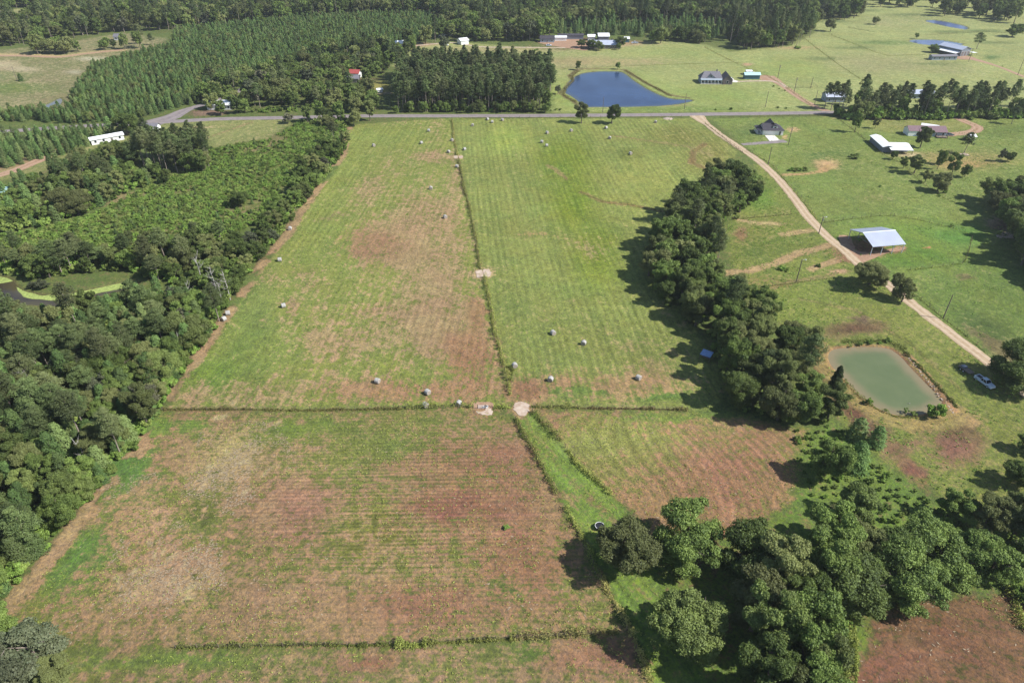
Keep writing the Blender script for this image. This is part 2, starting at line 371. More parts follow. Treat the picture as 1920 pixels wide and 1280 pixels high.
    blob(780, 1130, 160, 40, .3, None, (158, 114, 92)); blob(520, 1120, 120, 50, .2, None, (170, 132, 106)); blob(1060, 1090, 36, 30, -.25); blob(960, 1110, 40, 20, -.25, (104, 128, 62))
    blob(380, 960, 40, 30, -.3, (104, 118, 56)); blob(780, 880, 40, 30, .2)
    for _ in range(60):
        y = random.uniform(790, 1180); x = random.uniform(300, 1100)
        blob(x, y, random.uniform(12, 60), random.uniform(5, 22), random.choice((-1, 1)) * random.uniform(.12, .34), None, None, random.uniform(-15, 10))
    for _ in range(34):   # bleached straw left lying
        x = random.gauss(430, 60) if random.random() < .55 else random.gauss(310, 50); y = random.gauss(860, 50) if x > 370 else random.gauss(1060, 50)
        blob(x, y, random.uniform(4, 14), random.uniform(2, 5), .35, None, (190, 168, 132), random.uniform(-50, -10))
    # triangle field, lane, far bottom
    blob(1160, 815, 120, 40, -.35, (150, 162, 82)); blob(1090, 860, 70, 50, -.25); blob(1390, 890, 120, 60, .35, None, (164, 122, 94)); blob(1260, 960, 100, 50, .4, None, (172, 130, 98)); blob(1450, 820, 60, 18, .3)
    blob(1250, 780, 120, 8, -.3, (116, 146, 62)); blob(1110, 1225, 100, 40, .3, None, (166, 122, 98)); blob(1000, 1215, 60, 20, -.3, (104, 132, 58)); blob(300, 1240, 200, 14, -.4, (112, 140, 62)); blob(800, 1260, 100, 20, -.2)
    blob(690, 1240, 60, 20, .3, None, (150, 112, 86)); blob(1340, 1180, 26, 20, .8, None, (176, 140, 108)); blob(1290, 1060, 40, 20, .4, None, (130, 104, 84))
    line([(975,772),(1000,815),(1050,870),(1120,945),(1180,1010)], 1.4, .32, None, (146, 124, 88), 1.2)
    blob(976, 766, 14, 12, 1.2, None, (214, 180, 136)); blob(1700, 1240, 80, 40, .2, None, (148, 108, 84)); blob(1690, 1150, 70, 12, .0, (108, 128, 60))
    line([(4,1146),(60,1084),(105,1030),(150,974),(202,906),(262,840),(292,784),(336,716),(387,646),(421,598),(477,515),(532,447),(565,398),(644,290),(655,240)], 2.8, 1, None, (184, 150, 116), 2.0, 1)
    line([(110,1130),(200,1010),(300,860),(330,800),(380,720)], 2.0, .3, (112, 144, 66), None, 3)
    blob(906, 513, 26, 10, .7, None, (196, 164, 128)); blob(859, 295, 14, 4, .7, None, (196, 164, 128)); blob(906, 768, 26, 9, .6, None, (180, 140, 108)); blob(978, 764, 28, 16, .5, None, (186, 150, 112))
    # pasture by the green pond
    for b_ in ((1440,425,60,14,.1,(118,146,56),None),(1420,370,36,24,-.2,(110,150,50),None),(1440,460,70,20,.0,(112,138,56),None),(1480,560,90,40,-.1,(128,150,62),None)): blob(*b_)
    line([(1385,412),(1420,418),(1460,420)], 1.8, .9, None, (200, 172, 128)); line([(1350,512),(1400,508),(1450,495),(1500,474),(1560,458),(1590,470)], 3.0, .9, None, (190, 158, 118)); line([(1520,505),(1560,490),(1600,480)], 2.6, .8, None, (186, 154, 116))
    line([(1470,440),(1520,432)], 3, .8, None, (194, 164, 120)); line([(1450,540),(1500,525),(1560,515)], 2.2, .45, None, (150, 132, 90)); blob(1575, 508, 26, 6, .9, None, (196, 156, 128)); blob(1600, 478, 34, 14, 1.0, None, (170, 122, 96))
    blob(1690, 468, 16, 8, 1.1, None, (170, 128, 104)); blob(1625, 462, 60, 22, .9, None, (150, 110, 88)); blob(1738, 463, 12, 3, .9, None, (196, 130, 92))
    blob(1390, 438, 12, 14, .6, None, (150, 116, 84)); blob(1440, 530, 60, 18, .35, None, (150, 130, 84))
    blob(1600, 617, 60, 12, 1.1, None, (118, 92, 72), -6); blob(1612, 597, 14, 10, .6, None, (118, 96, 84)); blob(1530, 690, 16, 40, .9, None, (114, 86, 68), -60)
    blob(1600, 770, 60, 16, 1.2, None, (118, 84, 68), 35); blob(1640, 810, 36, 16, 1.0, None, (118, 92, 76), 30); blob(1790, 835, 50, 40, .75, None, (146, 102, 90)); blob(1800, 810, 30, 20, .5, None, (120, 92, 72)); blob(1710, 880, 46, 18, .8, None, (142, 96, 84), 38); blob(1690, 840, 40, 16, .6, None, (142, 108, 88), -10)
    line([(1540,650),(1548,690),(1575,725),(1620,760),(1660,785),(1710,800),(1770,790),(1790,770)], 4.5, .8, None, (168, 146, 92), 2.5)
    line([(1700,665),(1740,705),(1775,745),(1790,770)], 1.6, .9, None, (196, 150, 110), 1); blob(1820, 790, 30, 12, .4, None, (190, 156, 108))
    line([(1500,560),(1600,580),(1700,640),(1800,730)], 1.2, .3, (110, 126, 58), None)
    # east meadows
    blob(1550, 308, 24, 10, 1.1, None, (220, 176, 132)); line([(1470,328),(1510,326),(1548,320),(1552,310)], 2.6, .8, None, (196, 160, 112), 1); blob(1545, 318, 10, 6, .7, None, (206, 160, 116))
    blob(1485, 243, 14, 6, .7, None, (196, 164, 120)); blob(1473, 257, 8, 4, .8, None, (196, 160, 112)); blob(1640, 372, 40, 7, .4, None, (158, 146, 104)); blob(1810, 520, 18, 7, .9, None, (128, 120, 84)); blob(1690, 440, 110, 40, -.3, (116, 150, 56)); blob(1700, 480, 110, 26, -.3, (100, 140, 48))
    blob(1800, 440, 60, 20, -.2, (100, 150, 58)); blob(1860, 620, 90, 24, .0, (92, 120, 58), None, 30); blob(1860, 640, 60, 10, .5, None, (120, 110, 80), 30); blob(1890, 660, 60, 14, .5, None, (132, 118, 84), 20)
    blob(1730, 235, 120, 14, .22, (146, 154, 82)); blob(1800, 300, 120, 20, .35, (138, 150, 76), (170, 150, 96)); blob(1810, 310, 50, 10, .25, None, (180, 148, 96)); blob(1880, 245, 60, 14, -.2, (110, 136, 62)); blob(1640, 222, 60, 3, .8, None, (180, 132, 100)); blob(1725, 290, 40, 6, .4)
    blob(1540, 290, 60, 6, 0, (104, 136, 62)); blob(1460, 290, 40, 30, 0, (132, 156, 70)); blob(1420, 245, 40, 14, 0, (108, 136, 68)); blob(1880, 415, 24, 8, 1, None, (206, 178, 160)); blob(1890, 425, 40, 12, .8, None, (150, 120, 104)); blob(1700,290,26,4,.8,None,(206,180,150))
    # north-east
    blob(1150, 170, 100, 42, -.1, (150, 176, 82)); blob(1280, 205, 180, 6, 0, (120, 150, 66)); blob(1060, 180, 24, 26, -.1, (148, 176, 84)); blob(1100, 115, 180, 10, .5, None, (178, 160, 118)); blob(900, 92, 160, 6, .35, None, (180, 164, 122)); blob(1060, 125, 60, 12, .25)
    blob(1280, 100, 90, 16, -.1, (150, 170, 94)); blob(1500, 90, 50, 4, .5, None, (190, 160, 120)); blob(1640, 120, 120, 20, .25, (158, 166, 108)); blob(1660, 80, 60, 4, 0, (116, 148, 74)); blob(1820, 130, 80, 14, .2); blob(1700, 40, 120, 14, .2, (150, 168, 98), None)
    blob(1340, 180, 120, 22, -.2, (146, 172, 86)); blob(1480, 130, 90, 26, -.2, (150, 172, 90)); blob(1860, 108, 16, 4, -.2, (110, 142, 76)); blob(1403, 121, 10, 3, 1.1, None, (206, 160, 130)); blob(1460,190,40,10,.05)
    line([(1081,133),(1068,142),(1073,152),(1060,165),(1050,175),(1060,182),(1078,192),(1088,200)], 3.0, .7, None, (116, 104, 68), 1.5); line([(1170,131),(1195,146),(1225,163),(1255,178),(1290,184)], 3.4, .75, None, (124, 112, 74), 1.5); line([(1075,131),(1120,129),(1170,131)], 2.0, .5, (104, 124, 58), (130, 116, 74))
    blob(1120, 200, 60, 2.2, .6, None, (150, 130, 92)); blob(1240, 197, 60, 3, .5, None, (166, 146, 100)); blob(930, 95, 110, 6, .25, (124, 142, 78), None); blob(1130, 82, 90, 6, .8, None, (186, 150, 120)); blob(780, 84, 40, 4, .8, None, (190, 158, 124)); blob(1060, 74, 40, 5, .8, None, (180, 130, 110))
    for b_ in ((1560,40),(1700,28),(1620,20),(1780,60),(1850,58),(1600,90),(1550,110),(1750,120),(1870,80)): blob(b_[0], b_[1], 40, 3, -.1, (118, 140, 80))
    # north-west
    line([(-90,102),(40,103),(120,106),(160,100),(230,94)], 6, .9, None, (206, 178, 134), 3); blob(10, 122, 26, 8, .9, None, (196, 176, 150)); blob(40, 130, 30, 5, .6, None, (190, 172, 150)); blob(170, 110, 30, 4, .6, None, (190, 180, 160)); blob(140, 135, 20, 4, .6, None, (180, 168, 150)); blob(30, 165, 60, 14, -.3, (112, 138, 66)); blob(300, 232, 30, 3, .0)
    line([(60,205),(90,185),(115,178),(130,188),(120,205),(100,212)], 5, .6, None, (150, 138, 104)); blob(380, 238, 22, 2, 1.0, None, (206, 184, 140)); line([(380,262),(430,244),(470,230)], 2, .5, None, (160, 140, 100)); blob(180, 255, 30, 8, .7, None, (186, 150, 120)); blob(250, 250, 30, 6, .7, None, (186, 150, 118))
    line([(-90,338),(0,315),(50,300),(96,284),(130,262)], 7, .7, (128, 146, 80), (170, 138, 108), 4); blob(395, 212, 40, 6, .7, None, (150, 120, 108)); blob(705, 165, 26, 12, -.1, (164, 164, 80)); blob(720, 175, 12, 2, .9, None, (206, 184, 160)); blob(690,150,30,6,.4)
    # shrubland patches
    for _ in range(30): blob(random.uniform(60, 620), random.uniform(270, 460), random.uniform(20, 60), random.uniform(4, 12), random.choice((-.3, .35)), None, (150, 132, 98), -12)
    # field-wide mottling
    dry = dry + (fbm(X / 14, Y / 14, 2, 4) - .5) * .5 * sm(dry, .08, .4) + (fbm(X / 45, Y / 45, 21, 3) - .5) * .35
    tone = 1 + (fbm(X / 22, Y / 22, 31, 4) - .5) * .30
    # muddy margins and beds of the waters
    for nm, pw in PONDS:
        sd = sdist(pw, X, Y); b = sm(sd, -1.6, -.2)[:, None]; rim = np.array(srgb(176, 140, 96)) if len(pw) > 60 and pw is POND_GREEN_W else np.array(srgb(120, 124, 74))
        G[:] = G * (1 - b) + rim * b; D[:] = D * (1 - b) + rim * b
    return G * tone[:, None] * .55 * np.array([1.10, 1.02, .95]), D * tone[:, None] * .56 * np.array([1.03, 1.13, .84]), np.clip(dry, -.3, 1.3), S, T, sa

# ------------------------------------------------------------------ the ground: one welded lattice, split into named fields
def ground_material():
    m, nt, b = newmat('ground_cover'); L = nt.links.new; setv(b, Roughness=.95)
    b.inputs['Specular IOR Level'].default_value = .1
    g = node(nt, 'ShaderNodeAttribute', attribute_name='gcol').outputs['Color']; d = node(nt, 'ShaderNodeAttribute', attribute_name='dcol').outputs['Color']
    dr = node(nt, 'ShaderNodeAttribute', attribute_name='dry').outputs['Fac']; sa = node(nt, 'ShaderNodeAttribute', attribute_name='rowamp').outputs['Fac']
    pos = node(nt, 'ShaderNodeTexCoord').outputs['Object']; uv = node(nt, 'ShaderNodeUVMap', uv_map='rows').outputs[0]
    mp = node(nt, 'ShaderNodeMapping'); mp.inputs['Scale'].default_value = (.055, 1.2, 1); L(uv, mp.inputs[0])
    n1 = noise(nt, pos, .30, 9, .76); n2 = noise(nt, mp.outputs[0], 1.0, 5, .6); n3 = noise(nt, pos, 1.6, 5, .75); n4 = noise(nt, pos, .09, 4); n5 = noise(nt, pos, .62, 6, .74)
    f = math_n(nt, 'ADD', dr, math_n(nt, 'MULTIPLY', math_n(nt, 'SUBTRACT', n1, .5), 2.1))
    f = math_n(nt, 'ADD', f, math_n(nt, 'MULTIPLY', math_n(nt, 'MULTIPLY', math_n(nt, 'SUBTRACT', n2, .5), sa), 1.9))
    f = math_n(nt, 'ADD', f, math_n(nt, 'MULTIPLY', math_n(nt, 'SUBTRACT', n4, .5), .35))
    f = math_n(nt, 'ADD', f, math_n(nt, 'MULTIPLY', math_n(nt, 'SUBTRACT', n5, .5), 2.0))
    fm = mrange(nt, f, .26, .72)
    c = mixc(nt, fm, g, d)
    # mown rows
    mp2 = node(nt, 'ShaderNodeMapping'); mp2.inputs['Scale'].default_value = (.006, .42, 1); mp2.inputs['Location'].default_value = (0, 0, .41); L(uv, mp2.inputs[0])
    wv = node(nt, 'ShaderNodeTexWave', wave_type='BANDS', bands_direction='Y'); L(mp2.outputs[0], wv.inputs['Vector'])
    wv.inputs['Scale'].default_value = .30; wv.inputs['Distortion'].default_value = 2.2; wv.inputs['Detail'].default_value = 3; wv.inputs['Detail Scale'].default_value = 1.2
    br = noise(nt, pos, .03, 3)
    am = math_n(nt, 'MULTIPLY', sa, mrange(nt, br, .35, .65, .25, 1.))
    st = math_n(nt, 'ADD', math_n(nt, 'MULTIPLY', math_n(nt, 'SUBTRACT', wv.outputs['Fac'], .5), math_n(nt, 'MULTIPLY', am, .40)), 1.0)
    st = math_n(nt, 'ADD', st, math_n(nt, 'MULTIPLY', math_n(nt, 'MULTIPLY', math_n(nt, 'SUBTRACT', n2, .5), sa), .9))
    mp3 = node(nt, 'ShaderNodeMapping'); mp3.inputs['Scale'].default_value = (.008, .30, 1); L(uv, mp3.inputs[0]); n6 = noise(nt, mp3.outputs[0], 1.0, 3, .6)
    swath = math_n(nt, 'MULTIPLY', math_n(nt, 'SUBTRACT', n6, .5), sa)
    st = math_n(nt, 'ADD', st, math_n(nt, 'MULTIPLY', swath, .7))
    v = math_n(nt, 'MULTIPLY', st, mrange(nt, n3, .25, .75, .58, 1.42))
    v = math_n(nt, 'MULTIPLY', v, mrange(nt, n1, .25, .75, .74, 1.26)); v = math_n(nt, 'MULTIPLY', v, mrange(nt, n5, .3, .7, .80, 1.20))
    hs = node(nt, 'ShaderNodeHueSaturation'); L(c, hs.inputs['Color']); L(v, hs.inputs['Value'])
    L(math_n(nt, 'SUBTRACT', mrange(nt, n4, .3, .7, .480, .502), math_n(nt, 'MULTIPLY', swath, .06)), hs.inputs['Hue']); L(mrange(nt, n3, .3, .7, .77, 1.02), hs.inputs['Saturation'])
    L(hs.outputs[0], b.inputs['Base Color'])
    bn = node(nt, 'ShaderNodeBump'); bn.inputs['Strength'].default_value = .8; bn.inputs['Distance'].default_value = .35
    L(math_n(nt, 'ADD', n3, math_n(nt, 'MULTIPLY', n1, 1.2)), bn.inputs['Height']); L(bn.outputs[0], b.inputs['Normal'])
    return m
M['ground'] = ground_material()
def build_ground():
    ys = [-2500, -900, -250, -60]; y = 10.0
    while y < 1150: ys.append(y); y += .30 + max(0, y) * .0042
    ys += [1250, 1500, 2200, 4000, 9000]; ys = np.array(ys)
    ss = np.concatenate([[-9, -5, -2.6, -1.6], np.linspace(-1.05, 1.05, 760), [1.6, 2.6, 5, 9]])
    wd = np.maximum(ys, 0) * .80 + 72; wd = np.where(ys < -50, 600, wd); wd = np.where(ys > 1200, np.maximum(wd, 1500), wd)
    X = (ss[None, :] * wd[:, None]).ravel(); Y = np.repeat(ys, len(ss)); nx, ny = len(ss), len(ys)
    G, D, dry, S, T, sa = paint(X, Y)
    Z = (fbm(X / 14, Y / 14, 40, 2) - .5) * .10
    for nm, pw in PONDS:
        bb = (X > min(p[0] for p in pw) - 5) & (X < max(p[0] for p in pw) + 5) & (Y > min(p[1] for p in pw) - 5) & (Y < max(p[1] for p in pw) + 5)
        sd = np.full(X.shape, -9.); sd[bb] = sdist(pw, X[bb], Y[bb])
        Z = Z - 1.1 * sm(sd, -1.0, 2.0)
    V = np.stack([X, Y, Z], 1).astype(np.float32)
    i = np.arange(ny - 1)[:, None] * nx + np.arange(nx - 1)[None, :]; i = i.ravel()
    F = np.stack([i, i + 1, i + nx + 1, i + nx], 1)
    cx = (X[F[:, 0]] + X[F[:, 2]]) / 2; cy = (Y[F[:, 0]] + Y[F[:, 2]]) / 2
    reg = np.zeros(len(F), int)
    names = [('hay_field', F_LEFT, 'mown hay field left of the central weedy fence, green going tan'), ('hay_field', F_RIGHT, 'brighter green mown hay field right of the central weedy fence'),
             ('hay_field', F_BOT, 'large patchy tan and green hay field in the foreground'), ('hay_field', F_BOT2, 'strip of hay field below the lowest weedy row'),
             ('hay_field', F_TRI, 'tan triangular field with curved mowing lines'), ('grass_lane', F_LANE, 'green grass lane between two weedy rows'),
             ('hay_field', F_BR, 'reddish brown mown field at the bottom right'), ('pasture', F_PAST, 'pasture round the green pond'), ('pasture', F_EAST, 'green meadow right of the gravel lane'),
             ('pasture', F_NE, 'pale green pastures beyond the road'), ('shrubland', SHRUBLAND, 'scrubby cleared ground left of the hay fields')]
    for k, (nm, pl, lb) in enumerate(names):
        q = sdist(W(pl), cx, cy) > 0; reg[q & (reg == 0)] = k + 1
    for k in range(len(names) + 1):
        sel = F[reg == k]
        if not len(sel): continue
        u, inv = np.unique(sel, return_inverse=True); f = inv.reshape(-1, 4)
        nm = 'ground' if k == 0 else names[k - 1][0]
        me = npmesh(nm, V[u], f, [M['ground']], smooth=True)
        for an, arr in (('gcol', G), ('dcol', D)):
            a = me.attributes.new(an, 'FLOAT_COLOR', 'POINT'); q = np.ones((len(u), 4), np.float32); q[:, :3] = arr[u]; a.data.foreach_set('color', q.ravel())
        for an, arr in (('dry', dry), ('rowamp', sa)):
            a = me.attributes.new(an, 'FLOAT', 'POINT'); a.data.foreach_set('value', arr[u].astype(np.float32))
        uvl = me.uv_layers.new(name='rows'); q = np.stack([S[sel.ravel()], T[sel.ravel()]], 1).astype(np.float32); uvl.data.foreach_set('uv', q.ravel())
        o = link(nm, me); tag(o, kind='structure', label='flat wooded country ground' if k == 0 else names[k - 1][2])
build_ground()

# ------------------------------------------------------------------ roads and water
def road_mat(name, c1, c2, rut=None, sc=.5):
    m, nt, b = newmat(name); setv(b, Roughness=.95); L = nt.links.new; b.inputs['Specular IOR Level'].default_value = .15
    pos = node(nt, 'ShaderNodeTexCoord').outputs['Object']; uv = node(nt, 'ShaderNodeUVMap', uv_map='UVMap').outputs[0]
    c = mixc(nt, mrange(nt, noise(nt, pos, sc, 6, .65), .3, .7), c1, c2)
    if rut:
        sx = node(nt, 'ShaderNodeSeparateXYZ'); L(uv, sx.inputs[0])
        a = math_n(nt, 'ABSOLUTE', math_n(nt, 'SUBTRACT', math_n(nt, 'ABSOLUTE', math_n(nt, 'SUBTRACT', sx.outputs[0], .5)), .24))
        k = math_n(nt, 'MULTIPLY', mrange(nt, a, .03, .15, 1, 0), .55); c = mixc(nt, k, c, rut)
    L(c, b.inputs['Base Color']); return m
M['road'] = road_mat('worn_asphalt', srgb(150,140,142,.55), srgb(176,164,160,.55), srgb(182,172,170,.55), .4)
M['gravel'] = road_mat('pale_gravel', srgb(186,160,128,.62), srgb(216,192,160,.62), srgb(230,210,184,.62), .8)
M['dirt'] = road_mat('pinkish_dirt', srgb(176,138,114,.58), srgb(204,170,140,.58), srgb(214,184,156,.58), .8)
M['pad'] = road_mat('sandy_pad', srgb(198,170,148,.6), srgb(232,214,194,.6), None, .8)
def ribbon(name, pts, wid, mat, z=.07, label=None, jit=.25, cat=None, step=2.0):
    c = curve(W(pts), False, 10); out = [c[0]]
    for p in c[1:]:
        if math.dist(p, out[-1]) > step: out.append(p)
    v, f, uv = [], [], []
    for i, p in enumerate(out):
        a = out[max(0, i - 1)]; b = out[min(len(out) - 1, i + 1)]; dx, dy = b[0]-a[0], b[1]-a[1]; l = math.hypot(dx, dy) or 1
        nx, ny = -dy / l, dx / l; wd = wid(i / len(out)) if callable(wid) else wid
        for s, zz in ((-.5, -.06), (-.42, 0), (.42, .0), (.5, -.06)):
            j = wd * s + (random.uniform(-jit, jit) if abs(s) > .45 else 0); v.append((p[0] + nx * j, p[1] + ny * j, z + zz)); uv.append((s + .5, i * .3))
    for i in range(len(out) - 1):
        for k in range(3): f.append((i*4+k+1, i*4+k, i*4+4+k, i*4+5+k))
    me = bpy.data.meshes.new(name); me.from_pydata(v, [], f); me.materials.append(mat); u = me.uv_layers.new(name='UVMap')
    u.data.foreach_set('uv', np.array([uv[l.vertex_index] for l in me.loops], np.float32).ravel()); me.update()
    return tag(link(name, me), label, None, None, 'structure')
ROAD = [(-200,262),(-60,252),(60,243),(170,236),(230,234),(290,230),(340,227),(420,223),(530,221),(640,218.5),(700,217.5),(845,217.5),(1000,217),(1160,216),(1280,215),(1400,213.5),(1500,212),(1600,210.5),(1700,209.5),(1830,209),(1960,209),(2300,212)]
ribbon('road', ROAD, 6.4, M['road'], .09, 'grey two lane country road crossing behind the hay fields', .15)
ribbon('side_road', [(285,231),(320,220),(345,208),(372,199),(410,188),(470,160)], lambda t: 15 - 22 * t if t < .4 else 6, M['road'], .075, 'side road branching off toward the pine plantation')
GLANE = [(1306,217),(1316,226),(1334,240),(1352,254),(1385,276),(1425,304),(1460,337),(1490,373),(1515,406),(1545,438),(1580,467),(1612,496),(1640,516),(1680,545),(1720,577),(1770,615),(1850,676),(1905,722),(1960,768),(2040,840)]
ribbon('gravel_lane', GLANE, lambda t: 4.3 + max(0, .06 - t) * 90, M['gravel'], .08, 'pale gravel lane curving from the road past the metal barn')
ribbon('dirt_drive', [(1560,211),(1535,203),(1505,187),(1480,170),(1462,157),(1448,148),(1436,142)], lambda t: 5 + max(0, t - .7) * 22, M['dirt'], .06, 'dirt drive from the road to the grey farmhouse')
ribbon('driveway', [(1474,164),(1462,156),(1445,152.5),(1420,152),(1390,153),(1372,153.5)], 2.6, M['pad'], .09, 'narrow pale driveway to the grey farmhouse')
ribbon('dirt_drive', [(1800,106),(1820,110),(1850,118),(1880,128),(1915,142),(1990,168)], lambda t: 9 - 16 * t if t < .35 else 3.4, M['dirt'], .06, 'orange dirt drive to the metal workshop at the top right')
ribbon('dirt_drive', [(1790,214),(1798,222),(1815,230),(1832,238),(1826,246),(1805,250),(1785,252),(1768,253)], lambda t: 6.0, M['dirt'], .08, 'curved reddish drive to the plum roofed house')
ribbon('driveway', [(1391,271),(1410,269.5),(1435,267.5),(1455,266),(1478,264)], lambda t: 3.0 + 2.5 * t, M['road'], .06, 'grey driveway joining the gravel lane by the new white house')
ribbon('dirt_lane', [(-120,342),(-30,334),(20,322),(60,306),(94,292)], 7, M['dirt'], .05, 'pinkish lane at the left edge among young pines')
ribbon('dirt_drive', [(765,88),(800,84),(850,80.5),(900,88),(960,89),(1060,90)], 2.6, M['pad'], .08, 'thin pale drive to the far farm compound')
ribbon('dirt_lane', [(-90,104),(40,105),(110,107),(160,101),(235,93)], 5, M['dirt'], .07, 'tan track across the far left clearing')

def water_mat(name, deep, shallow, edge, rough, spec=.5, bump=.15, sc=.5):
    m, nt, b = newmat(name); setv(b, Roughness=rough, IOR=1.33); b.inputs['Specular IOR Level'].default_value = spec
    pos = node(nt, 'ShaderNodeTexCoord').outputs['Object']; dp = node(nt, 'ShaderNodeAttribute', attribute_name='depth').outputs['Fac']
    n = noise(nt, pos, .05, 5, .6); c = mixc(nt, mrange(nt, n, .35, .65), deep, shallow)
    f = math_n(nt, 'ADD', dp, math_n(nt, 'MULTIPLY', math_n(nt, 'SUBTRACT', noise(nt, pos, .25, 4), .5), .5)); c = mixc(nt, mrange(nt, f, .05, .95), edge, c)
    nt.links.new(c, b.inputs['Base Color'])
    bn = node(nt, 'ShaderNodeBump'); bn.inputs['Strength'].default_value = bump; bn.inputs['Distance'].default_value = .1
    nt.links.new(noise(nt, pos, sc, 5, .6), bn.inputs['Height']); nt.links.new(bn.outputs[0], b.inputs['Normal']); return m
WM = [water_mat('sky_blue_pond_water', (.018, .036, .095), (.028, .055, .130), (.05, .07, .09), .10, .4, .6, .9), water_mat('murky_green_water', (.095, .125, .055), (.120, .145, .068), (.20, .165, .095), .12, .45, .12, .8),  # blue pond: part of the sky's reflection is put into the base colour
      water_mat('far_pond_water', (.06, .09, .20), (.09, .12, .24), (.10, .13, .16), .2), None, water_mat('grey_pond_water', (.08, .10, .12), (.12, .14, .16), (.14, .13, .10), .2), water_mat('brown_swamp_water', (.030, .024, .018), (.05, .040, .028), (.07, .06, .03), .08, .5, .1)]
WM[3] = WM[2]
wl = ['large deep blue pond beyond the road with a grassy bank', 'murky green pond in the right pasture with a sandy rim', 'blue farm pond at the top right, the farther of two', 'long blue farm pond behind the metal workshop', 'small grey pond beside the pine plantation at the far left', 'brown swamp water at the left edge']
for (nm, pw), m, lb in zip(PONDS, WM, wl):
    a_ = np.array(pw); x0, y0 = a_.min(0) - 1; x1, y1 = a_.max(0) + 1; st = max(.8, (x1 - x0) / 90); gx, gy = np.meshgrid(np.arange(x0, x1 + st, st), np.arange(y0, y1 + st, st)); ny, nx = gx.shape; gx = gx.ravel(); gy = gy.ravel()
    sd = sdist(pw, gx, gy); i = (np.arange(ny - 1)[:, None] * nx + np.arange(nx - 1)[None, :]).ravel(); F = np.stack([i, i + 1, i + nx + 1, i + nx], 1); F = F[(sd[F] > -1.6).any(1)]
    u, inv = np.unique(F, return_inverse=True); me = npmesh(nm, np.stack([gx[u], gy[u], np.full(len(u), -.30)], 1), inv.reshape(-1, 4), [m])
    at = me.attributes.new('depth', 'FLOAT', 'POINT'); at.data.foreach_set('value', np.clip(sd[u] / 5.0, 0, 1).astype(np.float32)); tag(link(nm, me), lb, None, None, 'structure')

# ------------------------------------------------------------------ plants: leaf clumps as real faces
def leafquads(c, nrm, size, asp=1.0, rs=None, jit=.7):
    rs = rs or np.random.default_rng(1); n = len(c)
    nr = nrm + rs.normal(0, jit, (n, 3)); nr /= np.linalg.norm(nr, axis=1)[:, None] + 1e-9
    t = np.cross(nr, rs.normal(0, 1, (n, 3))); t /= np.linalg.norm(t, axis=1)[:, None] + 1e-9; b = np.cross(nr, t)
    sz = (size * rs.uniform(.6, 1.35, n))[:, None] * .5; q = []
    for (a, d) in ((1, .1), (.1, 1), (-1, -.1), (-.15, -1)):
        q.append(c + t * sz * a * rs.uniform(.7, 1.2, (n, 1)) + b * sz * asp * d * rs.uniform(.7, 1.2, (n, 1)) - nr * sz * .25 * (abs(a) > .5))
    V = np.stack(q, 1).reshape(-1, 3); F = np.arange(4 * n).reshape(n, 4); return V, F
def crown_mesh(name, mat, seed, Rr, z0, z1, n, size, nl=12, asp=.8, flat=1.0, sub=4):
    rs = np.random.default_rng(seed); zc = (z0 + z1) / 2; hz = (z1 - z0) / 2; lobes = []
    lop = rs.normal(0, .12, 2) * Rr; big = 12 if nl > 12 else nl
    for i in range(big):
        a = i * 2.399 + rs.uniform(-.4, .4); cz = -.80 + 1.6 * (i + rs.uniform(.2, .8)) / big
        rr = math.sqrt(max(0, 1 - max(0, cz) ** 2 * .95)) * (1 if cz > -.3 else .88) * rs.uniform(.40, .72); r = Rr * rs.uniform(.26, .42)
        c = np.array([math.cos(a) * rr * Rr + lop[0] * (1 + cz), math.sin(a) * rr * Rr + lop[1] * (1 + cz), zc + cz * hz * .78])
        lobes.append((c, r * .85)); tn0 = rs.normal(0, .16)
        for j in range(sub if nl > 12 else 1):
            d = rs.normal(0, 1, 3); d[2] = abs(d[2]) * .7; d[:2] += c[:2] / (np.linalg.norm(c[:2]) + 1e-6) * .8; d /= np.linalg.norm(d); lobes.append((c + d * r * rs.uniform(.55, 1.05), r * rs.uniform(.32, .58)))
    tot = sum(r * r for _, r in lobes); cs, ns, tn = [], [], []
    for li, (c, r) in enumerate(lobes):
        k = max(6, int(n * r * r / tot * 1.5)); d = rs.normal(0, 1, (k, 3)); d[:, 2] = d[:, 2] * .9 + .2; d /= np.linalg.norm(d, axis=1)[:, None]
        rad = r * rs.uniform(.62, 1.12, (k, 1)) * (1 + .25 * np.sin(d[:, :1] * 8 + seed + li) * np.sin(d[:, 1:2] * 7)); p = c + d * rad * np.array([1, 1, .9 * flat])
        keep = np.ones(k, bool)
        for lj, (c2, r2) in enumerate(lobes):
            if lj != li: keep &= np.linalg.norm(p - c2, axis=1) > r2 * .70
        keep &= p[:, 2] > z0 * .5
        cs.append(p[keep]); ns.append((d + np.array([0, 0, .3]))[keep]); tn.append(np.clip(rs.normal(.5 + .22 * math.sin(li * 2.3 + seed), .22, keep.sum()), 0, 1))
    c = np.concatenate(cs); nn = np.concatenate(ns); tt = np.concatenate(tn)
    V, F = leafquads(c, nn, size, asp, rs); return npmesh(name, V, F, [mat], tint=np.repeat(tt, 4))
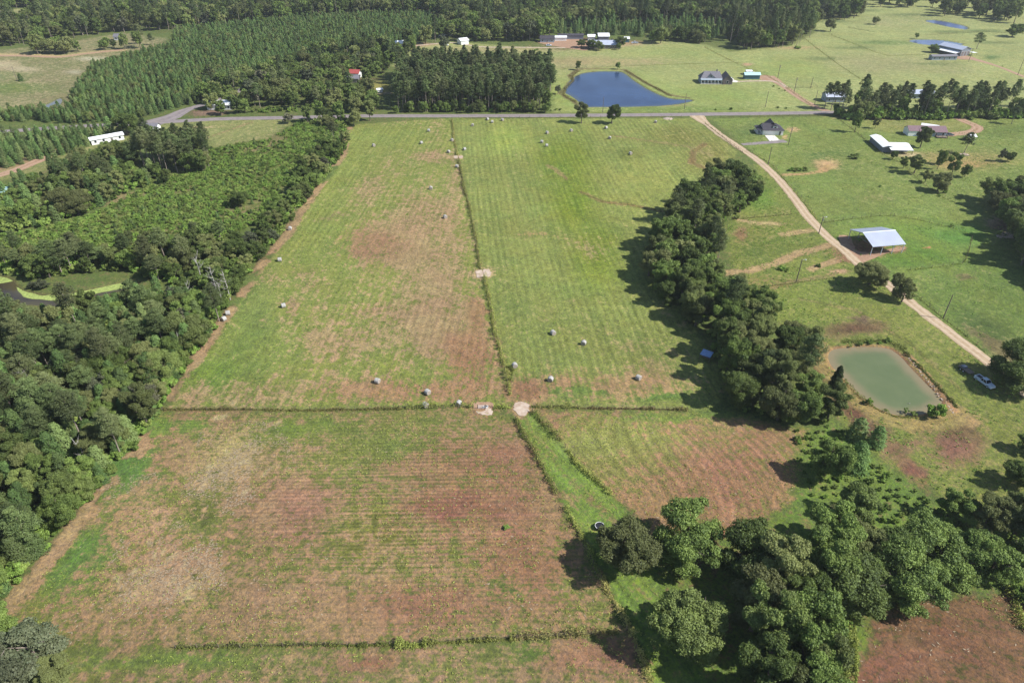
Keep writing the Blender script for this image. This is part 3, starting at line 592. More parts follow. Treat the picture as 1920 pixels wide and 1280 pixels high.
def trunk_mb(h, r0, seed, limbs=5, lean=.0, ztop=None, hr=.35, Rr=4):
    rs = random.Random(seed); m = MB(); x = y = 0; pts = [(0, 0, -.2)]; rad = [r0 * 1.25]; k = 5
    for i in range(1, k + 1):
        x += rs.uniform(-.12, .12) * h / 10 + lean; y += rs.uniform(-.12, .12) * h / 10; pts.append((x, y, h * i / k)); rad.append(r0 * (1 - .75 * i / k))
    m.tube(pts, rad, 6)
    for i in range(limbs):
        a = rs.uniform(0, 6.28); z = h * rs.uniform(hr, .85); l = Rr * rs.uniform(.45, .8); u = l * rs.uniform(.4, .9)
        px = x * z / h; py = y * z / h
        m.tube([(px, py, z), (px + math.cos(a) * l * .5, py + math.sin(a) * l * .5, z + u * .45), (px + math.cos(a) * l, py + math.sin(a) * l, z + u)], [r0 * .45, r0 * .3, r0 * .1], 4)
    return m
def pine_crown(name, mat, seed, h, z0, Rr, n, size, top=.35):
    rs = np.random.default_rng(seed); cs, ns, tn = [], [], []; nb = 26; per = max(4, n // nb)
    for i in range(nb):
        t = (i + rs.uniform(0, 1)) / nb; z = z0 + (h - z0) * t; prof = (.55 + .45 * math.sin(min(1, t * 1.1 + .15) * math.pi)) * (1 if t < .72 else max(.25, 1 - ((t - .72) / .36) ** 2))
        a = i * 2.4 + rs.uniform(-.4, .4); l = Rr * prof * rs.uniform(.45, 1.3); c = np.array([math.cos(a) * l * .66, math.sin(a) * l * .66, z + l * .18]); r = max(.75, min(1.5, l * .55))
        d = rs.normal(0, 1, (per, 3)); d /= np.linalg.norm(d, axis=1)[:, None]; p = c + d * r * rs.uniform(.5, 1.05, (per, 1)) * np.array([1, 1, .62])
        cs.append(p); ns.append(d + np.array([0, 0, .6])); tn.append(np.clip(rs.normal(.45 + .2 * t, .2, per), 0, 1))
    c = np.concatenate(cs); V, F = leafquads(c, np.concatenate(ns), size, .45, rs, .6); return npmesh(name, V, F, [mat], tint=np.repeat(np.concatenate(tn), 4))
def cone_crown(name, mat, seed, h, z0, Rr, n, size, spread=.48):
    rs = np.random.default_rng(seed); t = rs.uniform(0, 1, n) ** 1.15; a = rs.uniform(0, 2 * math.pi, n)
    tier = .78 + .30 * np.sin(t * 26 + a * 1.0 + seed) * np.sin(a * 3 + seed); r = Rr * (1 - t) ** spread * tier * rs.uniform(.55, 1.05, n) + .22
    p = np.stack([np.cos(a) * r, np.sin(a) * r, z0 + (h - z0) * t], 1); nn = np.stack([np.cos(a), np.sin(a), np.full(n, .8)], 1)
    V, F = leafquads(p, nn, size, .5, rs, .5); return npmesh(name, V, F, [mat], tint=np.repeat(np.clip(rs.normal(.5, .25, n), 0, 1), 4))
def joined(name, crown, trunkmb, tmat):
    """one mesh of crown and trunk for plants seen too small to show parts"""
    nv = len(crown.vertices); v = np.empty(nv * 3, np.float32); crown.vertices.foreach_get('co', v); v = v.reshape(-1, 3)
    F = np.arange(nv).reshape(-1, 4); ti = np.empty(nv, np.float32); crown.attributes['tint'].data.foreach_get('value', ti)
    tv = np.array(trunkmb.v, np.float32); tf = [f for f in trunkmb.f if len(f) == 4]
    F2 = np.array(tf, np.int32) + nv; me = npmesh(name, np.concatenate([v, tv]), np.concatenate([F, F2]), [crown.materials[0], tmat],
        mi=[0] * len(F) + [1] * len(F2), tint=np.concatenate([ti, np.full(len(tv), .5, np.float32)])); return me
# unit trees: broadleaf 12 m tall, radius 4.6; pine 17 m tall
KIND = {}
def mk(kind, lod, crown, trunkmb, tmat):
    KIND.setdefault((kind, lod), []).append((crown, trunkmb.mesh('trunk', tmat), joined(kind + '_whole', crown, trunkmb, tmat)))
for s in range(6):
    rr = (4.4, 4.9, 4.2, 5.0, 4.6, 4.0)[s]; zb = (1.2, .8, 1.9, .7, 1.0, .8)[s]; ht = (12, 11.0, 13.4, 11, 12, 13)[s]
    for lod, n, sz in ((0, 30000, .27), (1, 9000, .44), (2, 2600, .75)):
        tr = trunk_mb(8.5, .30, s, 5, 0, hr=.25)
        mk('broad', lod, crown_mesh('crown', M['broad'], s + 10, rr, zb, ht, n, sz, 44, sub=5), tr, M['bark'])
for s in range(2):
    for lod, n, sz in ((0, 10000, .36), (1, 3600, .55), (2, 900, 1.1)):
        mk('grey', lod, crown_mesh('crown', M['grey'], s + 40, 4.3, 2, 11, n, sz, 24), trunk_mb(8.5, .28, s + 5, 7), M['palebark'])
for s in range(5):
    zb = (9.0, 7.5, 10.0, 8.2, 6.0)[s]; ht = (17, 16, 18, 16.5, 15)[s]; rr = (3.1, 3.5, 2.8, 3.6, 3.2)[s]
    for lod, n, sz in ((0, 6500, .40), (1, 3200, .52), (2, 1300, .80)):
        mk('pine', lod, pine_crown('crown', M['pine'], s + 60, ht, zb, rr, n, sz), trunk_mb(ht * .93, .19, s + 30, 4, 0, hr=.5, Rr=2.0), M['palebark'])
for s in range(4):
    for lod, n, sz in ((0, 3600, .28), (1, 1800, .38), (2, 800, .58)):
        mk('young', lod, cone_crown('crown', M['young'], s + 80, (6.4, 7, 6, 6.8)[s], .3, (1.75, 1.6, 1.9, 1.7)[s], n, sz), trunk_mb(5.5, .09, s + 50, 0), M['bark'])
for s in range(4):
    for lod, n, sz in ((0, 1700, .26), (1, 620, .42), (2, 240, .75)):
        mk('shrub', lod, crown_mesh('foliage', M['shrub'], s + 100, 1.5, .05, (2.4, 2.0, 2.8, 2.2)[s], n, sz, 7), trunk_mb(1.2, .05, s, 0), M['bark'])
for s in range(2):
    for lod, n, sz in ((0, 9000, .34), (1, 3000, .5), (2, 900, 1.)):
        mk('cedar', lod, cone_crown('crown', M['pine'], s + 120, 8, .4, 2.2, n, sz, .6), trunk_mb(5, .14, s, 0), M['bark'])
def snag(seed, h=12):
    rs = random.Random(seed); m = MB(); m.tube([(0,0,-.2),(rs.uniform(-.2,.2),0,h*.4),(rs.uniform(-.5,.5),rs.uniform(-.4,.4),h*.75),(rs.uniform(-.9,.9),rs.uniform(-.6,.6),h)], [.24,.19,.12,.04], 5)
    for i in range(9):
        a = rs.uniform(0, 6.28); z = h * rs.uniform(.4, .95); l = rs.uniform(1, 3.2); e = (math.cos(a)*l, math.sin(a)*l, z + l * .8)
        m.tube([(0,0,z),(e[0]*.5, e[1]*.5, z + l*.25), e], [.09,.06,.025], 4)
        m.tube([(e[0]*.5, e[1]*.5, z + l*.25), (e[0]*.5+rs.uniform(-1,1), e[1]*.5+rs.uniform(-1,1), z + l * .9)], [.05,.02], 3)
    return m.mesh('dead_tree', M['dead'])
SNAG = [snag(s) for s in range(4)]

NAMES = {'broad': 'broadleaf_tree', 'grey': 'broadleaf_tree', 'pine': 'pine_tree', 'young': 'young_pine', 'shrub': 'shrub', 'cedar': 'cedar_tree'}
CATS = {'broad': 'tree', 'grey': 'tree', 'pine': 'pine tree', 'young': 'young pine', 'shrub': 'shrub', 'cedar': 'tree'}
def lodof(x, y):
    d = math.hypot(math.hypot(x, y), CH); return 0 if d < 250 else (1 if d < 430 else 2)
def tree(kind, x, y, sxy, sz, label, group=None, rz=None, var=None, lod=None, parts=True, cat=None):
    vs = KIND[(kind, lodof(x, y) if lod is None else lod)]; cr, tr, whole = vs[(random.randrange(len(vs)) if var is None else var % len(vs))]
    rz = random.uniform(0, 6.28) if rz is None else rz; nm = NAMES[kind]; cat = cat or CATS[kind]
    if not parts:
        o = link(nm, whole, None, (x, y, 0), rz, (sxy, sxy, sz)); return tag(o, label, cat, group)
    e = empty(nm, (x, y, 0), rz); e.scale = (sxy, sxy, sz); tag(e, label, cat, group)
    link('foliage' if kind == 'shrub' else 'crown', cr, e); link('stem' if kind == 'shrub' else 'trunk', tr, e); return e

# ---- scatter of a mass by geometry nodes
def scatter(name, pts, protos, label):
    """pts: (x, y, z, sxy, sz, rot); protos: objects that stand in the scene"""
    a = np.array(pts, np.float32); n = len(a); me = bpy.data.meshes.new(name); me.vertices.add(n); me.vertices.foreach_set('co', a[:, :3].ravel())
    s = me.attributes.new('scl', 'FLOAT_VECTOR', 'POINT'); s.data.foreach_set('vector', np.stack([a[:, 3], a[:, 3], a[:, 4]], 1).ravel())
    r = me.attributes.new('rotv', 'FLOAT_VECTOR', 'POINT'); r.data.foreach_set('vector', np.stack([RNG.normal(0, .04, n), RNG.normal(0, .04, n), a[:, 5]], 1).astype(np.float32).ravel())
    ix = me.attributes.new('pick', 'INT', 'POINT'); ix.data.foreach_set('value', RNG.integers(0, len(protos), n).astype(np.int32))
    o = link(name, me); ng = bpy.data.node_groups.new(name + '_nodes', 'GeometryNodeTree')
    ng.interface.new_socket('Geometry', in_out='INPUT', socket_type='NodeSocketGeometry'); ng.interface.new_socket('Geometry', in_out='OUTPUT', socket_type='NodeSocketGeometry')
    gi = ng.nodes.new('NodeGroupInput'); go = ng.nodes.new('NodeGroupOutput'); ip = ng.nodes.new('GeometryNodeInstanceOnPoints'); jn = ng.nodes.new('GeometryNodeJoinGeometry')
    for p in protos:
        oi = ng.nodes.new('GeometryNodeObjectInfo'); oi.transform_space = 'ORIGINAL'; oi.inputs['Object'].default_value = p
        gt = ng.nodes.new('GeometryNodeGeometryToInstance'); ng.links.new(oi.outputs['Geometry'], gt.inputs[0]); ng.links.new(gt.outputs[0], jn.inputs[0])
    def na(nm, t):
        q = ng.nodes.new('GeometryNodeInputNamedAttribute'); q.data_type = t; q.inputs['Name'].default_value = nm; return q.outputs['Attribute']
    ng.links.new(gi.outputs[0], ip.inputs['Points']); ng.links.new(jn.outputs[0], ip.inputs['Instance']); ip.inputs['Pick Instance'].default_value = True
    ng.links.new(na('pick', 'INT'), ip.inputs['Instance Index']); ng.links.new(na('rotv', 'FLOAT_VECTOR'), ip.inputs['Rotation']); ng.links.new(na('scl', 'FLOAT_VECTOR'), ip.inputs['Scale'])
    ng.links.new(ip.outputs[0], go.inputs[0]); md = o.modifiers.new('scatter', 'NODES'); md.node_group = ng
    return tag(o, label, None, None, 'stuff')
def darts(poly, spacing, holes=(), jitter=True, maxn=200000, dens=None, px=True, rnd=None):
    """evenly spaced random points in an outline given in picture coordinates"""
    rnd = rnd or random; w_ = W(poly) if px else poly; x0, y0 = w_.min(0); x1, y1 = w_.max(0); hs = [W(h) for h in holes]; c = spacing
    nx = int((x1 - x0) / c) + 1; ny = int((y1 - y0) / c) + 1; X, Y = np.meshgrid(np.arange(nx), np.arange(ny)); X = X.ravel(); Y = Y.ravel()
    gx = x0 + (X + RNG.uniform(.12, .88, X.size) + (Y % 2) * .5) * c; gy = y0 + (Y + RNG.uniform(.12, .88, X.size)) * c
    ok = sdist(w_, gx, gy) > 0
    for h in hs: ok &= sdist(h, gx, gy) < 0
    return list(zip(gx[ok], gy[ok]))

MAT = []   # mature trees to place: (kind, x, y, sxy, sz, label, group)
STUFF = {} # masses: name -> list of (kind, x, y, sxy, sz)
KEEP = []  # discs that stay clear
def clearof(x, y, r=0):
    for kx, ky, kr in KEEP:
        if (x - kx) ** 2 + (y - ky) ** 2 < (kr + r) ** 2: return False
    return True
rw = curve(W(ROAD), False, 4); lw = curve(W(GLANE), False, 4)
for x, y, r in ((198,276,8),(212,272,9),(222,268,8),(205,284,6),(276,256,8),(272,249,7),(664,150,9),(664,160,7),(710,165,14),(412,206,4),(755,84,9),(735,95,8),(834,63,9),(1023,30,16),(1048,36,8),(1115,84,16),(1060,80,12),(1160,84,22),(1134,76,8),(1567,172,9),(222,73,7),(3,372,6)):
    KEEP.append((*P(x, y), r))
LAND = [(1640,470,'the metal barn'),(1660,710,'the green pond'),(1323,670,'the blue shed'),(1250,850,'the triangular field'),(1690,1230,'the brown field'),(1328,1185,'the bare patch'),(385,530,'the white dead tree'),(268,715,'the brownish grey tree'),
 (355,605,'the round dark oak'),(40,540,'the brown swamp'),(150,532,'the duckweed strip'),(424,592,'the paired bales'),(310,770,'the cross hedge end'),(207,262,'the white trailer house'),(270,243,'the bend house'),(145,385,'the dark scrubland oak'),(50,300,'the dirt lane'),
 (664,143,'the red roof'),(715,165,'the yard clearing'),(412,203,'the hidden house'),(330,212,'the road junction'),(755,84,'the white far house'),(1567,165,'the house in the pines'),(1445,240,'the new white house'),(1635,270,'the long white shed'),(1740,248,'the plum roofed house'),
 (1797,222,'the curved drive'),(1340,150,'the grey farmhouse'),(1130,80,'the farm compound'),(1800,100,'the metal workshop'),(1770,45,'the farthest pond'),(1023,30,'the farthest white house'),(845,215,'the central fence top'),(655,235,'the field corner'),(1840,715,'the white pickup'),(1125,990,'the black tub'),(15,1140,'the lower left field corner'),(160,970,'the field edge bend'),(545,430,'the lone edge bale'),(1010,160,'the blue pond'),(850,80,'the far drive'),(1372,412,'the cross fence'),(1197,708,'the bale by the belt'),(1425,300,'the lane bend'),(1094,643,'the lower right bale'),(1365,500,'the curved dirt track'),(1590,600,'the upper purple soil'),(1600,790,'the lower purple soil'),(1563,728,'the dark cedar'),(1493,528,'the lamp pole'),(1290,285,'the curl of bare soil'),(1176,1040,'the left big oak'),(1278,1060,'the right big oak'),(1545,890,'the grey green tree'),(1588,1200,'the brown field hedge'),(1030,200,'the pine block corner'),(885,210,'the pine block front'),(300,1000,'the straw wisps'),(390,315,'the meadow corner'),(1645,215,'the orchard lawn top')]
def whereabouts(x, y):
    a, b = toimg(x, y, 0); l = min(LAND, key=lambda q: math.hypot(q[0] - a, (q[1] - b) * 1.4)); dx, dy = a - l[0], b - l[1]
    far = 'just ' if math.hypot(dx, dy) < 45 else ('' if math.hypot(dx, dy) < 110 else 'well ')
    return far + (('right of ' if dx > 0 else 'left of ') if abs(dx) > abs(dy) * 1.2 else ('below ' if dy > 0 else 'above ')) + l[2]
def wood(poly, spacing, mix, label, group, holes=(), sc=(.8, 1.2), hz=(.8, 1.2), mass=None, roads=True):
    pts = darts(poly, spacing, holes)
    xy = np.array(pts)
    if not len(xy): return
    ok = np.ones(len(xy), bool)
    if roads: ok = ok & (ldist(rw, xy[:, 0], xy[:, 1]) > 5.5)
    for (x, y), o in zip(pts, ok):
        if not o or not clearof(x, y, 2): continue
        k = random.choices([m[0] for m in mix], [m[1] for m in mix])[0]; s = random.uniform(*sc); z = s * random.uniform(*hz)
        if k in ('pine',): s = random.uniform(.85, 1.2)
        if mass == 'pine_plantation' and k == 'broad': s = random.uniform(.28, .46); z = s * 1.3
        if mass: STUFF.setdefault(mass, []).append((k, x, y, s, z))
        else: MAT.append((k, x, y, s, z, label, group))
# left wood by the hay fields
WOOD_A = [(385,585),(415,600),(376,645),(326,722),(288,782),(254,838),(198,900),(138,968),(92,1028),(44,1078),(-10,1150),(-20,1200),(-60,1300),(-700,1000),(-500,760),(-200,615),(0,600),(60,602),(95,614),(200,586),(300,560)]
edgeA = [(385,560),(418,590),(376,645),(326,722),(288,782),(254,838),(198,900),(138,968),(92,1028),(44,1078),(-10,1150),(-50,1180),(-20,1060),(60,980),(120,890),(190,810),(230,740),(290,680),(320,620)]
wood(edgeA, 6.0, [('broad', .86), ('grey', .05), ('pine', .09)], 'broad green tree on the edge of the left wood beside the hay field', 'trees along the left wood edge', sc=(.62, 1.0), hz=(.8, 1.05))
wood(WOOD_A, 6.0, [('broad', .42), ('pine', .52), ('grey', .02)], 'tree deep in the dense left wood below the swamp', 'trees deep in the left wood', holes=[edgeA], sc=(.55, 1.05), hz=(.85, 1.1))
BELT_L = [(650,268),(640,292),(560,394),(530,440),(476,502),(418,584),(350,575),(330,560),(390,500),(470,455),(520,395),(575,320),(625,262)]
wood(BELT_L, 5.4, [('broad', .93), ('grey', .04), ('pine', .03)], 'bushy tree in the belt between the scrubland and the left hay field', 'trees of the belt left of the hay field', sc=(.50, .85), hz=(.75, 1.0))
WOOD_C = [(10,512),(60,524),(150,515),(245,506),(262,518),(330,545),(400,495),(440,455),(340,462),(200,476),(60,488),(0,492),(-150,500),(-150,512)]
wood(WOOD_C, 5.2, [('broad', .75), ('pine', .25)], 'dark green tree on the far bank of the swamp', 'trees north of the swamp', sc=(.5, .85), hz=(.8, 1.1))
WOOD_D = [(-200,470),(0,440),(90,425),(180,392),(280,345),(300,330),(250,318),(170,322),(100,345),(0,362),(-200,372)]
wood(WOOD_D, 6.0, [('broad', .75), ('young', .25)], 'rounded green tree in the mixed wood by the left edge', 'trees of the left mixed wood', sc=(.45, .85), hz=(.75, 1.0))
WOOD_D2 = [(150,318),(250,316),(262,300),(240,282),(170,288),(120,310)]
wood(WOOD_D2, 5.5, [('broad', .4), ('young', .6)], 'rounded green tree in the mixed wood by the left edge', 'trees of the left mixed wood', sc=(.6, .9))
wood([(250,322),(330,328),(392,322),(396,300),(375,292),(300,290),(262,300)], 4.6, [('pine', .92), ('broad', .08)], 'tall pine in the isolated dark grove below the road', 'pines of the isolated grove', sc=(.9, 1.1), hz=(.9, 1.1))
# hardwoods along the road, left of the pine block
J = [(372,214),(470,214),(520,209),(560,211),(700,213),(738,208),(738,172),(745,140),(700,122),(640,118),(560,124),(490,140),(440,158),(385,170)]
wood(J, 8.2, [('broad', .85), ('grey', .05), ('pine', .10)], 'broadleaf tree in the grove behind the road left of the pine block', 'trees of the grove behind the road', holes=[[(690,145),(735,140),(740,195),(700,200),(688,170)], [(480,205),(530,204),(535,214),(480,216)]], sc=(.75, 1.15), hz=(.8, 1.05))
wood([(560,226),(600,225),(640,223),(690,224),(700,229),(665,238),(640,250),(600,236),(560,230)], 8, [('broad', 1)], 'broadleaf tree at the field corner in front of the road', 'trees at the field corner by the road', sc=(.6, 1.0))
wood([(640,112),(740,130),(760,115),(765,96),(720,98),(690,100),(640,100),(560,110)], 8.5, [('broad', .8), ('pine', .2)], 'broadleaf tree in the grove behind the road left of the pine block', 'trees of the grove behind the road', sc=(.8, 1.15))
# pine block
wood([(742,209.5),(1030,209.5),(1034,150),(985,139),(800,134),(748,142)], 5.0, [('pine', .97), ('broad', .03)], 'dark pine of the rectangular pine block behind the road', 'pines of the rectangular block', sc=(.95, 1.2), hz=(.90, 1.05), roads=False)
wood([(742,212.6),(1030,212.2),(1030,208),(742,208)], 4.4, [('broad', 1)], 'small leafy tree lining the front of the pine block', 'small trees along the front of the pine block', sc=(.42, .6), hz=(.9, 1.2), roads=False)
# belt right of the hay fields
BELT_R = [(1338,340),(1400,340),(1414,375),(1384,408),(1350,430),(1345,470),(1352,540),(1420,580),(1432,640),(1500,665),(1510,720),(1548,752),(1550,800),(1450,802),(1400,780),(1362,720),(1325,640),(1262,588),(1218,545),(1212,492),(1244,436),(1290,382)]
wood(BELT_R, 6.4, [('broad', .90), ('pine', .10)], 'dark rounded tree in the belt right of the hay field', 'trees of the dark belt right of the hay field', sc=(.85, 1.2), hz=(.85, 1.05))
# pines along the road on the right
wood([(1566,214),(1590,224),(1800,222),(1960,222),(2080,224),(2080,214),(1960,213),(1840,213),(1590,214)], 5.0, [('pine', .66), ('broad', .34)], 'tall pine in the row lining the road at the right', 'pines lining the road at the right', sc=(.9, 1.12), hz=(.9, 1.1), roads=False)
wood([(1555,203),(1600,206),(1700,204),(1960,204),(2080,204),(2080,198),(1700,199),(1570,197)], 7.5, [('pine', .8), ('broad', .2)], 'tall pine in the row lining the road at the right', 'pines lining the road at the right', sc=(.95, 1.05), hz=(.9, 1.05), roads=False)
# right edge wood
wood([(1838,385),(1870,372),(1900,368),(1960,372),(2300,420),(2300,640),(2000,560),(1930,520),(1890,480),(1870,440)], 7.5, [('broad', 1)], 'dark tree in the wood at the right edge near the metal barn', 'trees of the wood at the right edge', sc=(1.0, 1.45), hz=(.8, 1.0))
# bottom right grove
GR = [(1480,1010),(1560,1000),(1620,1010),(1680,1060),(1800,1080),(1850,1060),(1960,1090),(2150,1130),(2150,1000),(1960,980),(1840,960),(1780,985),(1740,1010),(1640,960),(1560,930)]
wood([(1385,1100),(1450,1050),(1560,1030),(1630,1080),(1660,1130),(1570,1170),(1560,1290),(1560,1420),(1380,1420),(1390,1290),(1385,1180)], 7.0, [('broad', .92), ('grey', .0)], 'large dark oak in the bottom right grove', 'oaks of the bottom right grove', sc=(1.05, 1.45), hz=(.85, 1.0))
wood([(1640,1100),(1720,1110),(1790,1085),(1800,1020),(1740,1030),(1660,1050)], 8.5, [('broad', 1)], 'large dark oak in the bottom right grove', 'oaks of the bottom right grove', sc=(1.05, 1.35), hz=(.85, 1.0))
wood([(1810,1010),(1850,1080),(1930,1100),(2150,1160),(2250,1040),(1960,985),(1850,975)], 7.8, [('broad', 1)], 'dark tree in the hedge wood at the right edge by the brown field', 'trees at the right edge by the brown field', sc=(.9, 1.3), hz=(.8, 1.0))
wood([(1440,1050),(1540,1010),(1620,1040),(1640,1080),(1560,1060),(1480,1080)], 7.0, [('broad', 1)], 'large dark oak in the bottom right grove', 'oaks of the bottom right grove', sc=(.9, 1.15), hz=(.85, 1.0))
# far woods
wood([(1366,91),(1405,94),(1500,88),(1524,66),(1520,56),(1400,68),(1362,80)], 8, [('broad', .6), ('pine', .4)], 'dark tree of the far grove above the grey farmhouse', 'trees of the far grove above the farmhouse', sc=(1.1, 1.5), hz=(.9, 1.2), roads=False)
wood([(1538,63),(1592,62),(1590,58),(1542,58)], 11, [('broad', 1)], 'rounded tree in the short row on the far pasture', 'row of trees on the far pasture', sc=(1.0, 1.3), roads=False)
wood([(1755,31),(1810,31),(1860,40),(1905,46),(1912,34),(1880,25),(1800,20),(1755,24)], 13, [('broad', 1)], 'dark tree in the clump above the top right ponds', 'trees above the top right ponds', sc=(1.1, 1.5), roads=False)
wood([(1640,13),(1700,16),(1750,17),(1750,6),(1640,4)], 16, [('broad', 1)], 'dark tree of the far row at the top right', 'far row of trees at the top right', sc=(1.1, 1.6), roads=False)
wood([(1755,22),(1850,18),(2050,26),(2050,16),(1800,10)], 14, [('broad', .9), ('pine', .1)], 'dark tree of the far row at the top right', 'far row of trees at the top right', sc=(1.1, 1.5), roads=False)
wood([(1216,84),(1245,82),(1320,83),(1322,72),(1250,68),(1216,74)], 10, [('broad', 1)], 'tree in the wood edge beside the far farm compound', 'trees beside the far farm compound', sc=(.9, 1.3), roads=False)
wood([(858,79),(1035,80),(1035,66),(870,68)], 10, [('broad', .9), ('grey', .1)], 'large tree on the wood edge behind the far pasture', 'trees on the wood edge behind the far pasture', sc=(1.1, 1.5), roads=False)
# clearing trees, far left
wood([(70,104),(140,103),(150,94),(80,92)], 9, [('broad', 1)], 'tree in the clump beside the far left track', 'clump beside the far left track', sc=(.8, 1.2), roads=False)
wood([(190,97),(240,95),(300,86),(292,80),(200,88)], 11, [('broad', .6), ('pine', .4)], 'tree beside the far left cabin', 'trees by the far left cabin', sc=(.7, 1.1), roads=False)
# masses
PLANT = [(-150,236),(60,228),(150,236),(255,224),(285,217),(368,195),(405,172),(500,134),(640,110),(700,96),(760,86),(830,66),(835,45),(800,30),(640,32),(480,45),(330,60),(320,90),(235,112),(180,128),(160,150),(140,176),(132,205),(100,214),(60,212),(-150,225)]
wood(PLANT, 3.4, [('young', .84), ('broad', .16)], None, None, sc=(.75, 1.05), hz=(.8, 1.15), mass='pine_plantation')
wood([(-200,262),(60,256),(200,248),(215,265),(170,285),(110,292),(60,303),(10,318),(-200,335)], 3.8, [('young', 1)], None, None, sc=(.8, 1.1), mass='young_pine_stand')
wood([(180,290),(240,275),(262,300),(240,340),(290,352),(330,338),(250,324),(150,350),(100,372),(60,350)], 4.2, [('young', .7), ('broad', .3)], None, None, sc=(.45, .8), mass='young_pine_stand')
wood([(1045,66),(1230,70),(1330,76),(1370,60),(1330,45),(1200,48),(1100,50),(1040,56)], 6.5, [('young', .85), ('broad', .15)], None, None, sc=(1.0, 1.6), mass='pine_plantation', roads=False)
FARW = [(-600,84),(40,88),(120,76),(150,70),(230,60),(320,60),(480,45),(640,31),(800,29),(838,46),(832,66),(800,80),(768,90),(700,97),(640,103),(700,108),(765,92),(845,72),(1035,66),(1045,54),(1330,43),(1372,58),(1366,82),(1500,56),(1522,40),(1612,36),(1604,10),(1640,2),(1850,2),(1960,10),(2500,16),(2500,-70),(1500,-70),(-600,-70)]
HOLES = [F_FAR1, [(1040,40),(1090,38),(1095,16),(1050,14)], [(1125,32),(1140,32),(1140,22),(1125,22)], [(1500,14),(1525,14),(1525,6),(1500,6)], [(1600,10),(1760,14),(1760,3),(1600,0)], [(1345,78),(1362,78),(1362,42),(1345,42)]]
wood(FARW, 8.2, [('broad', .62), ('pine', .36), ('grey', .02)], None, None, holes=HOLES, sc=(.95, 1.5), hz=(.9, 1.15), mass='far_woods', roads=False)
wood([(-150,-72),(2400,-72),(4000,-140),(-2000,-140)], 17, [('broad', .6), ('pine', .4)], None, None, sc=(1.6, 2.4), hz=(.7, .8), mass='far_woods', roads=False)
# scrub and undergrowth
def scrub(poly, sp, mix, sc, mass, holes=(), keepout=0):
    for x, y in darts(poly, sp, holes):
        if keepout and random.random() < keepout: continue
        if ldist(rw, np.array([x]), np.array([y]))[0] < 5: continue
        k = random.choices([m[0] for m in mix], [m[1] for m in mix])[0]; s = random.uniform(*sc); STUFF.setdefault(mass, []).append((k, x, y, s, s * random.uniform(.7, 1.2)))
n0 = len(STUFF)
for x, y in darts(SHRUBLAND, 1.45):
    g = float(fbm(np.array([x / 16]), np.array([y / 16]), 55, 3)[0])
    if random.random() < max(0, (g - .50)) * 3.0: continue
    yg = random.random() < .07; s = random.uniform(.4, .9) * (.55 if yg else 1); STUFF.setdefault('scrub', []).append(('young' if yg else 'shrub', x, y, s, s * random.uniform(.55, .95)))
scrub(WOOD_A, 2.9, [('shrub', .6), ('young', .4)], (.8, 1.7), 'undergrowth')
scrub(edgeA, 2.6, [('shrub', 1)], (.7, 1.4), 'undergrowth')
scrub(BELT_L, 2.8, [('shrub', 1)], (.8, 1.5), 'undergrowth')
scrub(WOOD_C, 3.2, [('shrub', 1)], (.8, 1.6), 'undergrowth')
scrub(WOOD_D, 3.2, [('shrub', .8), ('young', .2)], (.9, 1.8), 'undergrowth')
scrub([(200,600),(385,585),(350,575),(262,530),(262,545)], 3, [('shrub', 1)], (.8, 1.6), 'undergrowth')
scrub([(1485,810),(1560,790),(1610,830),(1700,905),(1740,935),(1800,940),(1800,1010),(1700,1040),(1600,1000),(1540,960),(1500,900)], 2.5, [('shrub', 1)], (.3, .7), 'undergrowth')
scrub([(1420,1050),(1560,990),(1660,1050),(1660,1120),(1590,1165),(1590,1290),(1420,1290),(1400,1150)], 3.6, [('shrub', 1)], (.6, 1.1), 'undergrowth', keepout=.3)
scrub([(1800,1000),(1960,1000),(2100,1080),(1960,1150),(1850,1090)], 3.4, [('shrub', 1)], (.7, 1.3), 'undergrowth')
scrub(BELT_R, 4.0, [('shrub', 1)], (.7, 1.3), 'undergrowth', keepout=.3)
scrub([(1566,216),(1590,225),(1800,223),(1960,223),(2080,225),(2080,215),(1590,215)], 2.8, [('shrub', 1)], (1.2, 2.6), 'undergrowth')
scrub([(742,210.5),(1030,210.5),(1030,150),(742,150)], 7, [('shrub', 1)], (.9, 1.6), 'undergrowth')
scrub([(470,212),(560,210),(560,203),(480,206)], 3, [('shrub', 1)], (.6, 1.0), 'undergrowth')
scrub([(560,228),(660,226),(650,250),(600,240)], 3, [('shrub', 1)], (.7, 1.3), 'undergrowth')
scrub([(895,100),(1030,104),(1030,112),(900,108)], 5, [('shrub', 1)], (.6, 1.1), 'undergrowth', keepout=.4)

